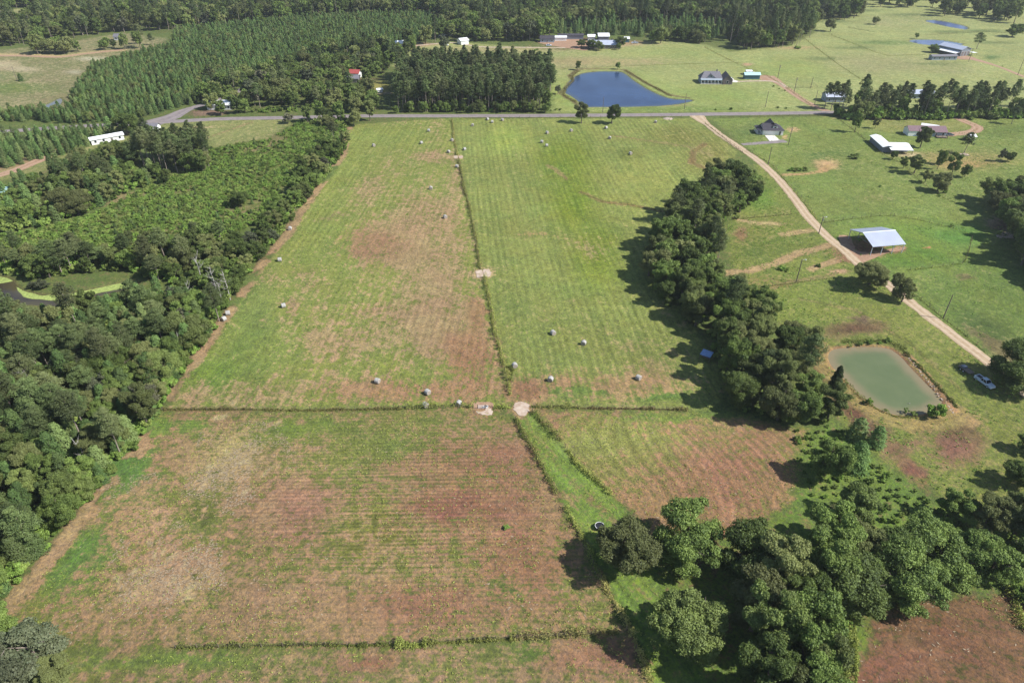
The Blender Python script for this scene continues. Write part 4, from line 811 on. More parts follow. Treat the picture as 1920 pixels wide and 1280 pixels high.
# single trees that can be told apart: picture base x, y, kind, crown width m, height m, label
SOLO = [
 (1090,231.5,'broad',9.4,11,'left one of two round trees on the hay field edge before the blue pond'),
 (1147,232,'broad',9.8,12,'right one of two round trees on the hay field edge before the blue pond'),
 (1083,132,'broad',5.0,7,'small lone tree at the far left bank of the blue pond'),
 (1158,130,'broad',4.2,5.5,'small round tree on the far bank of the blue pond'),
 (1046,177,'grey',4.5,6,'sparse little tree at the left bank of the blue pond'),
 (1602,248,'broad',6.4,13,'slender tall tree casting a long shadow between two meadows near the road pines'),
 (1640,241,'broad',4.8,6,'small tree on the lawn left of the plum roofed house'),
 (1725,277,'broad',9.2,12,'leafy tree standing in front of the plum roofed house'),
 (1807,288,'pine',6.6,11.5,'pine tree by the small white canopy and drive'),
 (1673,299,'broad',4.4,5,'small tree at the corner of the long white shed'),
 (1693,316,'broad',4.6,6.5,'leftmost small tree of the orchard below the white shed'),
 (1714,325,'broad',8.6,8.5,'widest round tree of the orchard below the white shed'),
 (1734,342,'broad',5.8,6.5,'low tree at the near edge of the orchard'),
 (1757,359,'broad',8.6,10,'dark round tree nearest the camera in the orchard'),
 (1757,318,'broad',4.8,9.5,'slim tree in the middle of the orchard, left of a larger one'),
 (1766,309,'broad',4.6,8,'slim tree at the back of the orchard'),
 (1782,332,'broad',7.6,11,'tall tree at the right of the orchard'),
 (1808,332,'broad',4.6,7.5,'thin light tree standing apart right of the orchard'),
 (1888,302,'broad',4.8,6,'small lollipop tree on the dry meadow at the right'),
 (1874,303,'grey',3.4,7,'sparse bare looking tree left of the small lollipop tree'),
 (1896,233,'pine',6.0,10,'pine standing alone in front of the road pines at the far right'),
 (1642,46,'broad',8,8.5,'lone round tree in the far pasture below the top right wood'),
 (1748,99,'broad',9,7,'round tree left of the metal workshop'),
 (1831,92,'pine',8.5,14,'ragged pine right of the metal workshop'),
 (1897,69,'broad',14,13,'spreading dark tree right of the top right ponds'),
 (1718,73,'broad',4.5,4.5,'bushy little tree at the left end of the long farm pond'),
 (1630,533,'broad',11.5,11.5,'large dark oak beside the gravel lane in front of the metal barn'),
 (1690,566,'broad',7.6,10.5,'smaller oak beside the gravel lane, just below the large one'),
 (1896,730,'broad',16,13,'wide spreading oak shading the white pickup truck'),
 (1563,730,'cedar',4.2,8.2,'dark cedar between the belt and the green pond'),
 (1756,782,'shrub',5.6,5.0,'round green bush at the near right end of the green pond'),
 (1628,757,'shrub',2.0,2.2,'small bright bush on the left bank of the green pond'),
 (1505,655,'broad',6,11,'slim tree at the right side of the belt above the green pond'),
 (1176,1040,'broad',13.0,12.5,'large oak standing over the weedy row beside the triangular field'),
 (1278,1060,'broad',14.0,13,'large oak at the near corner of the triangular field'),
 (1312,1200,'broad',13.5,13,'oak left of the bare patch in the bottom right grove'),
 (1545,890,'broad',9.5,13,'grey green tree in the scrub at the right end of the triangular field'),
 (1600,880,'young',6.0,10,'bright green young tree right of the grey green tree by the triangular field'),
 (1595,975,'broad',10,10,'rounded tree below the scrub at the end of the triangular field'),
 (1605,820,'young',6,6,'bright green young tree at the foot of the belt near the green pond'),
 (1640,835,'young',5,6,'second young tree at the foot of the belt, nearer the purple patch'),
 (1775,970,'broad',8.5,9,'bright green tree at the left end of the right edge wood'),
 (70,1240,'grey',12.5,8,'greyish green bushy tree in the bottom left corner'),
 (8,1195,'broad',10,9,'leafy tree at the left edge where the bottom field meets the wood'), (110,1285,'broad',8,5.5,'low dark tree cut by the bottom edge near the left corner'),
 (10,1290,'grey',12,9,'greyish green bushy tree cut by the lower left edge'),
 (270,770,'grey',9.5,9,'brownish grey tree on the left wood edge beside the weedy row'),
 (368,650,'broad',12.5,11.5,'large round dark oak on the left wood edge below the dead trees'),
 (148,402,'broad',15,12,'big dark oak standing out above the scrubland at the left'),
 (252,249,'broad',13,14,'large oak beside the house at the left road bend'),
 (208,250,'young',6.5,9,'bright green tree left of the house oak'),
 (232,254,'broad',9,8,'brown green tree between the white trailer house and the big oak'),
 (385,318,'broad',10,10,'broad tree at the right end of the isolated pine grove'),
 (450,385,'broad',9,8,'tree in the belt overlooking the scrubland'),
 (832,97,'grey',9,13,'bare branched tree in front of the far drive'),
 (771,96,'broad',9,14,'tall tree at the near end of the far drive'),
 (1107,92,'broad',9,8,'round shade tree at the left of the far farm compound'),
 (1122,95,'broad',9,8,'second round shade tree at the left of the far farm compound'),
 (1090,89,'broad',11,6.5,'flat topped shade tree on the lawn of the far farm compound'),
 (1160,94,'broad',5,5,'small tree in front of the long far farmhouse'),
 (1150,88,'broad',9,8,'shade tree behind the long far farmhouse'),
 (1163,91,'broad',10,9,'shade tree at the right end of the long far farmhouse'),
 (1910,905,'broad',7,8,'dark bush tree at the right edge above the hedge wood'),
 (1925,850,'broad',6,6,'small dark tree cut by the right edge of the picture'),
 (415,216,'broad',8,9,'roadside tree over the house under the left grove'),
 (540,232,'grey',6.5,6,'pale green shrubby tree by the road at the left'),
 (40,152,'young',4,5,'sapling in the far left clearing'),
 (1912,1120,'shrub',4,2.6,'bush on the weedy bank at the right edge above the brown field'),
 (1546,204,'pine',7,14.5,'pine at the left front of the house in the pines'), (1558,206,'pine',7.4,15.5,'pine before the middle of the house in the pines'), (1571,205,'pine',7,15,'pine at the right front of the house in the pines'),
 (1598,1140,'broad',14,13,'leafy oak at the upper left corner of the brown field'), (1688,1132,'broad',13.5,12.5,'leafy oak above the middle of the brown field'), (1760,1088,'broad',14,12.5,'wide oak right of the middle of the grove above the brown field'),
 (1640,1090,'broad',12,12,'oak in the second row above the brown field'), (1480,1085,'broad',15,14,'large grey green oak at the upper left of the bottom right grove'), (1400,1100,'broad',13,13,'oak beside the tan tip of the triangular field'),
 (1845,1090,'broad',12,12,'dark tree shading the top of the brown field at the right'),
 (82,540,'grey',5,3.2,'pale willow bush on the duckweed spit in the swamp'), (60,541,'grey',3,2.4,'smaller willow bush beside the pale one on the swamp spit'),
 (948,990,'shrub',1.6,1.0,'lone leafy weed bush in the middle of the foreground hay field'),
 (1545,315,'shrub',.1,.1,None),
]
SOLO = [s for s in SOLO if s[5]]
for x, y, k, wd, ht, lb in SOLO:
    X, Y = P(x, y); KEEP.append((X, Y, wd * .33))
    base = {'broad': (9.2, 12), 'grey': (8.6, 11), 'pine': (5.8, 17), 'young': (3.4, 6.6), 'shrub': (3., 2.4), 'cedar': (4.4, 8)}[k]
    tree(k, X, Y, wd / base[0], ht / base[1], lb, cat='bush' if k == 'shrub' else None, lod=max(0, lodof(X, Y) - (1 if wd > 8 else 0)), var=(3 if 'oak' in lb and 'big oak' not in lb else None))
# windrow bushes on the east meadow
for n_, (x, y, r) in enumerate(((1484,320,1.1),(1492,321,1.2),(1500,321,1.1),(1509,320,1.0))):
    X, Y = P(x, y); tree('shrub', X, Y, r, .8, 'low dark bush in the short windrow on the east meadow', 'bushes of the short windrow')
for x, y, lb in ((1599,297,'grey brush pile alone on the east meadow'), (1495,91,'grey brush pile under the far grove')):
    X, Y = P(x, y); tree('shrub', X, Y, 2.0, .9, lb, cat='brush pile')
# sprigs and small bushes
for x, y, s in ((1700,773,.6),(1712,778,.7),(1660,770,.4),(1620,755,.5),(1611,647,.6),(1630,645,.7),(1665,640,.8),(1650,644,.5),(1595,650,.4),(1465,505,1.0),(1475,508,.8),(1535,500,.7),(1775,985,1),(1342,207,.5),(1371,206,.8),(1459,203,.6),(1474,204,.5),(1450,163,.5),(1461,167,.4),(1472,171,.4),(1880,125,.3),(1043,207,.7),(1050,207,.6),(1033,208,.4),(925,97,.5),(945,98,.6),(985,97,.8),(1003,96,.9),(1007,95,.8),(1650,350,.5),(1785,425,.6),(1870,440,.9),(1760,368,.6),(1770,362,.8)):
    X, Y = P(x, y); tree('shrub', X, Y, s, s * .8, ('low' if s < .6 else 'rounded') + ' little green bush in the open, ' + whereabouts(X, Y), 'small scattered bushes', parts=False, cat='bush')

# mature trees: the nearest in view as things, the rest as mass
def inframe(x, y):
    for z in (0, 10):
        a, b = toimg(x, y, z)
        if -30 < a < 1950 and -20 < b < 1300: return True
    return False
cnt = {}
solo_clear = [m for m in MAT if clearof(m[1], m[2], 0)]
solo_clear.sort(key=lambda m: (not inframe(m[1], m[2]), math.hypot(math.hypot(m[1], m[2]), CH)))
LIM = {'broad': 300 - 62, 'grey': 20, 'pine': 290, 'young': 60}
protos = {}
for k, x, y, s, z, lb, gr in solo_clear:
    if inframe(x, y) and cnt.get(k, 0) < LIM.get(k, 0):
        cnt[k] = cnt.get(k, 0) + 1; kn = {'broad': '', 'grey': 'pale ', 'pine': '', 'young': ''}[k]
        if lb and k == 'pine' and 'pine' not in lb: lb = lb.replace('bushy tree', 'tall thin pine').replace('broad green tree', 'tall thin pine').replace('dark green tree', 'tall thin pine').replace('broadleaf tree', 'tall pine').replace('rounded green tree', 'pine').replace('dark rounded tree', 'tall pine').replace('dark tree', 'tall pine').replace('tree deep', 'tall bare trunked pine deep').replace('large dark oak', 'pine')
        elif lb and k != 'pine' and 'pine in' in lb: lb = lb.replace('tall pine in', 'leafy tree in')
        elif lb and lb.startswith('tree deep'): lb = 'broadleaf ' + lb
        if k == 'grey': lb = 'pale greyish ' + lb.replace('dark ', '').replace('green ', '')
        if k == 'young': lb = lb.replace('rounded green tree', 'pointed young pine')
        gk = gr + {'pine': ', pines' if 'pine' not in gr else '', 'young': ', young pines', 'grey': ', pale ones', 'broad': ' (broadleaf)' if 'pine' in gr and 'front' not in gr else ''}[k]
        d3 = math.hypot(math.hypot(x, y), CH)
        wd = {'broad': 'leafy tree', 'grey': 'pale greyish tree', 'pine': 'pine', 'young': 'young pine'}[k]
        wl = gr.replace('trees north of ', 'the wood north of ').replace('trees beside ', 'the edge beside ').replace('trees of ', '').replace('pines of ', '').replace('trees deep in ', '').replace('trees along ', '').replace('oaks of ', '').replace('trees at ', '').replace('trees on ', '').replace('small trees along ', '').replace('pines lining', 'the row lining')
        lb = (('large ' if s > 1.12 else 'small ' if s < .72 else 'tall ' if z / s > 1.02 else 'squat ' if z / s < .9 else 'rounded ') + wd + ' of ' + wl + ', ' + whereabouts(x, y))
        if len(lb.split()) > 16: lb = ' '.join(lb.replace('the rectangular block', 'the block').replace('isolated ', '').split()[:16])
        o = tree(k, x, y, s, z, lb, gk, parts=d3 < 460)
    else:
        STUFF.setdefault('far_woods' if y > 430 else 'wood_mass', []).append((k, x, y, s, z))
# masses refer to real trees standing hidden in no place: whole trees placed inside each wood
PR = {}
def proto(kind, lod, x, y):
    r = []
    for i, (cr, tr, wh) in enumerate(KIND[(kind, lod)]):
        o = link(NAMES[kind], wh, None, (x + i * 5.2, y + (i % 2) * 3, 0), i * 1.1, (.9, .9, .9))
        tag(o, {'broad': 'broadleaf tree', 'grey': 'pale leafy tree', 'pine': 'pine', 'young': 'young pine', 'shrub': 'low shrub', 'cedar': 'cedar'}[kind] + ' merging with ' + {0: 'the undergrowth of the left wood', 1: 'the woods at the left edge', 2: 'the woods of the far background'}[lod], CATS[kind], 'plants merging with the wood masses, ' + kind + ' ' + ('near', 'middle', 'far')[lod]); r.append(o)
    PR[(kind, lod)] = r; return r
SPOT = {0: P(60, 740), 1: P(40, 400), 2: P(420, 20)}
LBL = {'pine_plantation': 'dense plantation of young pines', 'young_pine_stand': 'stand of young pines', 'far_woods': 'far mixed woods merging into one mass', 'wood_mass': 'remaining trees of the woods', 'scrub': 'low green scrub over the cleared ground', 'undergrowth': 'bushy undergrowth below the trees'}
offs = 0
for nm, lst in STUFF.items():
    byk = {}
    for k, x, y, s, z in lst: byk.setdefault((k, lodof(x, y)), []).append((x, y, -.05, s, z, random.uniform(0, 6.28)))
    for (k, lod), pts in sorted(byk.items()):
        if len(pts) < 2: continue
        if (k, lod) not in PR: proto(k, lod, SPOT[lod][0] + (offs % 4) * 3, SPOT[lod][1] + (offs % 5) * 5 * (lod + 1)); offs += 1
        scatter(nm, pts, PR[(k, lod)], LBL[nm])
print('COUNTS', cnt, {k: len(v) for k, v in STUFF.items()})
# dead trees
for i, (x, y, h, lb) in enumerate(((382,540,1.0,'white dead tree in the middle of the belt left of the hay field'),(362,575,.8,'pale dead tree with forked limbs in the left wood'),(420,575,.8,'bare grey dead trunk by the two paired hay bales'),(432,562,.9,'thin grey dead tree at the hay field edge'),(343,660,.6,'small white dead snag below the round oak'),(62,745,.8,'fallen looking white snag above the left wood undergrowth'),(165,875,.7,'white snag in the left wood near the field corner'),(410,560,.9,'thin pale dead tree beside the larger white one'),(1322,1246,.5,'small bare white dead tree beside the bare patch in the grove'),(405,545,.8,'leaning dead tree above the field edge'))):
    X, Y = P(x, y); o = link('dead_tree', SNAG[i % 4], None, (X, Y, 0), i * 1.3, (h, h, h)); tag(o, lb, 'dead tree')

# ------------------------------------------------------------------ weedy rows and fences
def tufts(name, pts, width, hgt, per_m, mats=('weed',), size=.5, label=None, cat=None, kind=None, gaps=0., seed=0, group=None, parent=None):
    rs = np.random.default_rng(seed + 5); c = W(pts); seg = np.linalg.norm(np.diff(c, axis=0), axis=1); tot = seg.sum(); n = int(tot * per_m)
    s = rs.uniform(0, tot, n); cum = np.concatenate([[0], np.cumsum(seg)]); i = np.clip(np.searchsorted(cum, s) - 1, 0, len(seg) - 1); t = (s - cum[i]) / seg[i]
    p = c[i] + (c[i + 1] - c[i]) * t[:, None]; d = (c[i + 1] - c[i]) / seg[i][:, None]; nr = np.stack([-d[:, 1], d[:, 0]], 1)
    env = .12 + 1.5 * sm(fbm(s / 1.5, s * 0 + seed, 7, 3), .28, .75); big = fbm(s / 9, s * 0 + seed, 3, 2)
    keep = big > gaps; lat = np.clip(rs.normal(0, .33, n), -1, 1); p = p + nr * (lat * width * (.5 + env * .5))[:, None] + nr * ((fbm(s / 7, s * 0, 12, 2) - .5) * width * .8)[:, None]
    z = rs.uniform(.02, 1, n) * hgt * env * (1 - .6 * np.abs(lat)) * (.6 + .8 * big); P3 = np.stack([p[:, 0], p[:, 1], z], 1)[keep]; m = len(P3)
    nn = np.stack([nr[:, 0] * lat, nr[:, 1] * lat, np.full(n, .5)], 1)[keep]; V, F = leafquads(P3, nn, size, .6, rs, .9)
    V = V.reshape(-1, 3); V[:, 2] = np.maximum(V[:, 2], .01)
    mi = (rs.random(m) < (.55 * (fbm(s / 12, s * 0 + seed, 33, 2)[keep]) if len(mats) > 1 else 0)).astype(int)
    me = npmesh(name, V, F, [M[q] for q in mats], mi=mi, tint=np.repeat(np.clip(rs.normal(.5, .25, m), 0, 1), 4))
    return tag(link(name, me, parent), label, cat, group, kind)
_pm = {}
def post_mesh(h, r, mat='wood'):
    k = (h, r, mat)
    if k not in _pm: m = MB(); m.tube([(0,0,-.2),(0,0,h)], [r, r * .9], 5); _pm[k] = m.mesh('fence_post', M[mat])
    return _pm[k]
def fence(pts, label, sp=4.5, h=1.3, r=.07, wires=4, mat='wood', weeds=.35):
    c = W(pts); o0 = c[0]; e = empty('wire_fence', (o0[0], o0[1], 0)); tag(e, label, 'fence'); seg = np.linalg.norm(np.diff(c, axis=0), axis=1); L = seg.sum(); k = 0
    cum = np.concatenate([[0], np.cumsum(seg)]); s = 0; ps = []
    while s <= L:
        i = min(len(seg) - 1, int(np.searchsorted(cum, s, 'right')) - 1); p = c[i] + (c[i+1] - c[i]) * (s - cum[i]) / seg[i]; ps.append(p); s += sp
    pm = post_mesh(h, r, mat)
    for p in ps: link('fence_post', pm, e, (p[0] - o0[0], p[1] - o0[1], 0), random.uniform(0, 3))
    m = MB()
    for wz in range(wires):
        z = h * (.3 + .62 * wz / max(1, wires - 1)); m.tube([(p[0] - o0[0], p[1] - o0[1], z) for p in ps], .012, 3, cap=False)
    if len(ps) > 1: m.build('wire', M['wire'], e)
    if weeds: tufts('fence_line_weeds', pts, .45, weeds, 14, size=.34, label='unmown weeds under a fence', kind='stuff', seed=int(L))
    return e
HEDGES = [
 ([(847,224),(852,262),(857,292)], 1.1, .9, ('weed','tawny'), 0, 'thin weedy row at the top of the central fence'),
 ([(859,300),(867,335),(882,400),(893,455),(901,505)], 1.2, 1.1, ('weed','tawny'), 0, 'weedy row along the central fence above the sandy gap'),
 ([(908,520),(918,570),(930,620),(940,665),(950,705),(957,742)], 1.5, 1.4, ('weed','tawny'), 0, 'tallest weedy row along the central fence below the sandy gap'),
 ([(948,690),(960,692),(955,715)], 1.4, .9, ('weed',), 0, 'patch of weeds beside the bale near the lower end of the central fence'),
 ([(305,769),(450,768),(600,769),(700,768),(760,766)], 1.1, .7, ('weed','tawny'), .3, 'low broken weedy row across the field, left half'),
 ([(760,766),(830,762),(888,764)], 1.7, 1.3, ('weed',), 0, 'thick green weedy row with two hay bales in it'),
 ([(925,765),(958,765)], 1.2, 1.2, ('weed',), 0, 'short weedy row between the cattle guard patch and the sandy patch'),
 ([(996,764),(1040,764),(1090,766)], 1.5, 1.2, ('weed',), 0, 'weedy row right of the sandy patch'),
 ([(1090,766),(1160,767),(1290,769)], .9, .7, ('weed','tawny'), .25, 'low weedy row above the triangular field'),
 ([(966,785),(985,820),(1005,855),(1025,895),(1045,928)], 1.3, 1.2, ('weed','tawny'), 0, 'weedy row on the left side of the grass lane'),
 ([(998,772),(1020,798),(1050,828)], 2.0, 1.5, ('weed',), 0, 'thick weedy row on the right side of the grass lane, upper piece'),
 ([(1062,845),(1090,880),(1120,905),(1145,928)], 1.7, 1.3, ('weed',), 0, 'thick weedy row on the right side of the grass lane, lower piece'),
 ([(1060,952),(1075,980),(1100,1030),(1122,1075)], 1.2, 1.1, ('weed',), .1, 'weedy row under the two big oaks'),
 ([(1122,1075),(1150,1130),(1180,1185),(1200,1230),(1222,1290)], 1.6, 1.3, ('weed',), 0, 'weedy row below the oaks running off the bottom of the picture'),
 ([(330,1215),(450,1212),(600,1208),(740,1207)], 1.0, .7, ('weed',), .25, 'low weedy row along the lower fence, left part'),
 ([(740,1212),(770,1212),(800,1208)], 1.9, 1.0, ('weed',), 0, 'leafy clump in the lower weedy row'),
 ([(800,1206),(900,1202),(965,1199)], 1.1, .8, ('weed',), .1, 'low weedy row right of the leafy clump'),
 ([(965,1198),(1040,1194),(1100,1192),(1158,1186)], 1.9, 1.2, ('weed',), 0, 'thick green weedy row at the right end of the lower fence'),
 ([(1588,1160),(1586,1220),(1582,1300)], 2.6, 1.8, ('weed',), 0, 'overgrown hedge at the left edge of the brown field'),
 ([(1600,1165),(1603,1200),(1603,1300)], .8, 1.0, ('weed',), 0, 'thin upright weeds along the left edge of the brown field'),
 ([(1800,1005),(1850,1010),(1920,1180),(1960,1180)], 2.2, 1.2, ('weed',), .2, 'weedy bank at the right edge of the picture'),
]
for i, (p, w_, h_, mt, gp, lb) in enumerate(HEDGES): tufts('weed_row', p, w_ * .8, h_ * 1.15, 230 if 'clump' in lb else 85, mt, .34, lb, 'weed row', None, gp * .5, i)
for p, lb in (([(847,224),(857,292)], 'fence at the top end of the central weedy row'), ([(859,300),(882,400),(901,505)], 'fence inside the central weedy row above the sandy gap'), ([(908,520),(930,620),(957,742)], 'fence inside the tall central weedy row below the sandy gap'),
              ([(305,769),(600,769),(888,765)], 'fence across the hay fields left of the sandy patch'), ([(1000,764),(1290,769)], 'fence above the triangular field'), ([(966,785),(1045,928)], 'fence on the left side of the grass lane'),
              ([(998,772),(1145,928)], 'fence between the grass lane and the triangular field'), ([(1060,952),(1200,1230),(1222,1290)], 'fence running down under the oaks to the picture bottom'), ([(330,1215),(740,1208),(1158,1188)], 'lowest fence across the foreground')):
    fence(p, lb, 4.0, 1.35, .075, 4, 'wood', 0)
for p, lb, spn in (
 ([(1322,232),(1360,262),(1400,292)], 'fence along the upper left side of the gravel lane', 5), ([(1450,312),(1480,348),(1510,382),(1532,412)], 'fence on the right side of the gravel lane above the barn', 4.5),
 ([(1400,282),(1432,300),(1450,312)], 'fence on the right side of the gravel lane near the driveway', 5),
 ([(1545,418),(1600,411),(1650,405),(1676,405)], 'upper fence of the barn paddock', 4.5), ([(1676,405),(1720,412),(1780,426),(1822,440)], 'upper right fence of the barn paddock', 4.5),
 ([(1822,446),(1816,470),(1808,492)], 'right end fence of the barn paddock', 4), ([(1804,494),(1760,501),(1700,507)], 'lower fence of the barn paddock', 4.5),
 ([(1712,550),(1740,574),(1775,602),(1815,633),(1848,660)], 'fence on the right side of the gravel lane below the oaks', 4.5),
 ([(1372,412),(1420,408),(1490,402)], 'cross fence between the belt and the gravel lane', 5), ([(1402,545),(1450,536),(1500,530),(1560,522)], 'fence over the yellowish meadow left of the oak', 5),
 ([(1575,226),(1600,244),(1625,265),(1655,290),(1690,306)], 'fence between the green meadow and the orchard lawn', 5), ([(1690,306),(1730,344),(1770,372),(1830,395)], 'fence along the near side of the orchard', 5),
 ([(1321,89),(1360,109),(1400,128)], 'overgrown fence below the far grove', 6), ([(1400,128),(1440,143),(1475,165),(1510,190),(1528,204)], 'fence beside the dirt drive of the grey farmhouse', 6),
 ([(1503,68),(1530,90),(1570,120),(1612,148)], 'dark fence line cutting across the far pasture', 6), ([(1558,66),(1600,82),(1640,98),(1664,105),(1735,103)], 'fence from the tree row toward the metal workshop', 7),
 ([(1212,123),(1300,120),(1398,118)], 'fence above the grey farmhouse', 6), ([(1040,129),(1120,127),(1212,123)], 'fence behind the blue pond', 6), ([(1478,165),(1545,164)], 'short fence left of the house in the pines', 5),
 ([(1590,52),(1640,61)], 'short fence right of the tree row', 7), ([(1735,66),(1850,60),(1960,66)], 'faint fence across the pasture above the ponds', 8), ([(860,222.5),(1000,221.5),(1280,220)], 'fence along the road in front of the hay field', 6),
 ([(1350,221),(1450,218.5),(1560,217.5)], 'fence along the road by the new white house', 6), ([(1910,470),(1960,540)], 'fence by the right edge wood', 5)):
    fence(p, lb, spn, 1.4, .07, 3, 'wood', .5)

# pads and sandy patches
def pad(name, pts, mat, label, z=.10, smooth=True):
    pw = curve(W(pts), True, 4) if smooth else [tuple(p) for p in W(pts)]
    bm = bmesh.new(); vs = [bm.verts.new((p[0] + (random.uniform(-.25, .25) if smooth else 0), p[1] + (random.uniform(-.25, .25) if smooth else 0), z)) for p in pw]; f = bm.faces.new(vs); bm.normal_update()
    if f.normal.z < 0: f.normal_flip()
    r = bmesh.ops.extrude_face_region(bm, geom=[f]); bmesh.ops.translate(bm, verts=[v for v in r['geom'] if isinstance(v, bmesh.types.BMVert)], vec=(0, 0, .0))
    for v in vs: v.co.z = -.1
    bmesh.ops.triangulate(bm, faces=bm.faces[:]); bmesh.ops.recalc_face_normals(bm, faces=bm.faces[:]); me = bpy.data.meshes.new(name); bm.to_mesh(me); bm.free(); me.materials.append(mat)
    return tag(link(name, me), label, None, None, 'structure')
pad('sandy_patch', [(966,756),(982,753),(992,760),(990,772),(980,780),(968,774),(963,764)], M['pad'], 'round sandy patch where the weedy rows meet', .07)
pad('sandy_patch', [(893,508),(904,507),(905,518),(895,520)], M['pad'], 'pale sandy patch left of the central fence gap', .08)
pad('sandy_patch', [(907,506),(918,506),(920,517),(909,519)], M['pad'], 'pale sandy patch right of the central fence gap', .08)
pad('sandy_patch', [(851,293),(858,292.5),(858,297),(852,297)], M['pad'], 'small pale patch left of the upper fence gap', .08)
pad('sandy_patch', [(860,292.5),(867,292.5),(867,296.5),(861,297)], M['pad'], 'small pale patch right of the upper fence gap', .08)
pad('sandy_patch', [(893,772),(908,770),(912,766),(921,766),(922,777),(905,777)], M['pad'], 'white sandy patch below the weedy row gate', .08)
pad('dirt_patch', [(890,756),(922,753),(922,765),(888,766)], M['dirt'], 'reddish worn ground at the weedy row gate', .065)
pad('concrete_pad', [(1434,254.5),(1452,254.2),(1462,263.4),(1443,265)], M['concrete'], 'pale concrete apron in front of the new white house', .13, False)
pad('concrete_pad', [(1363,149),(1368,148.5),(1384,152.5),(1382,154.8),(1366,154.6)], M['concrete'], 'white concrete apron beside the grey farmhouse', .14, False)
pad('dirt_yard', [(1424,143),(1440,141.5),(1452,148),(1462,156),(1440,152),(1426,150)], M['dirt'], 'pink dirt yard right of the teal shed', .05)
pad('dirt_yard', [(1785,107),(1800,104),(1822,107),(1830,111),(1805,112)], M['dirt'], 'orange dirt apron in front of the workshop', .05)
pad('dirt_patch', [(1572,445),(1594,443),(1600,458),(1612,472),(1650,470),(1690,462),(1696,468),(1660,476),(1618,492),(1604,488)], M['dirt'], 'trampled reddish earth floor under and around the metal barn', .05)
pad('farm_yard', [(1010,77),(1060,71),(1090,73),(1105,84),(1100,95),(1060,90),(1015,82)], M['dirt'], 'bare pinkish yard of the far farm compound', .06)
# gate and posts in the weedy row
g = empty('farm_gate', (*P(903, 766), 0)); tag(g, 'small pale gate with dark posts at the gap in the weedy row', 'gate'); m = MB()
for z in (.3, .6, .9, 1.2): m.tube([(-.9, 0, z), (.9, 0, z)], .03, 4)
for x in (-.9, 0, .9): m.tube([(x, 0, .25), (x, 0, 1.25)], .03, 4)
m.build('gate_frame', M['whitemetal'], g)
for x in (-1.05, 1.05): m = MB(); m.tube([(x, 0, -.2), (x, 0, 1.5)], .1, 6); m.build('gate_post', M['pole'], g)
for x, y, lb in ((911,764,'white water trough beside the small gate'),):
    m = MB(); m.box(-.6, .6, -.35, .35, .0, .55); m.box(-.5, .5, -.25, .25, .551, .56, 1); tag(m.build('water_trough', [M['white'], M['black']], None, (*P(x, y), 0)), lb, 'trough')
t = empty('mineral_tub', (*P(1124, 990), 0), .4); tag(t, 'black open tub with a pale rim in the shade under the big oak', 'tub'); m = MB()
m.tube([(0,0,.05),(0,0,.9)], [.85, 1.0], 14, 0); m.build('tub', M['black'], t); m = MB()
m.tube([(math.cos(a/14*6.283)*1.02, math.sin(a/14*6.283)*1.02, .93) for a in range(9)], .06, 4); m.build('rim', M['white'], t)
# duckweed on the swamp, lily strip
LILY = [(30,536),(62,549),(105,552),(150,546),(246,526),(250,536),(190,547),(120,560),(80,561),(45,554)]
pw = curve(W(LILY), True, 4); bm = bmesh.new(); vs = [bm.verts.new((p[0] + random.uniform(-.4, .4), p[1] + random.uniform(-.4, .4), -.285)) for p in pw]; f = bm.faces.new(vs); bm.normal_update()
if f.normal.z < 0: f.normal_flip()
bmesh.ops.triangulate(bm, faces=bm.faces[:]); me = bpy.data.meshes.new('duckweed'); bm.to_mesh(me); bm.free(); me.materials.append(plain('duckweed', (.25, .31, .08), .9, var=.3, scale=1.5)); tag(link('duckweed', me), 'bright green strip of duckweed on the brown swamp', None, None, 'stuff')
pw2 = curve(W([(-60,508),(10,519),(28,522),(12,528),(-60,536)]), True, 4); bm = bmesh.new(); f = bm.faces.new([bm.verts.new((p[0], p[1], -.285)) for p in pw2]); bm.normal_update()
if f.normal.z < 0: f.normal_flip()
bmesh.ops.triangulate(bm, faces=bm.faces[:]); me = bpy.data.meshes.new('duckweed'); bm.to_mesh(me); bm.free(); me.materials.append(bpy.data.materials['duckweed']); tag(link('duckweed', me), 'smaller green duckweed patch at the far left of the swamp', None, None, 'stuff')

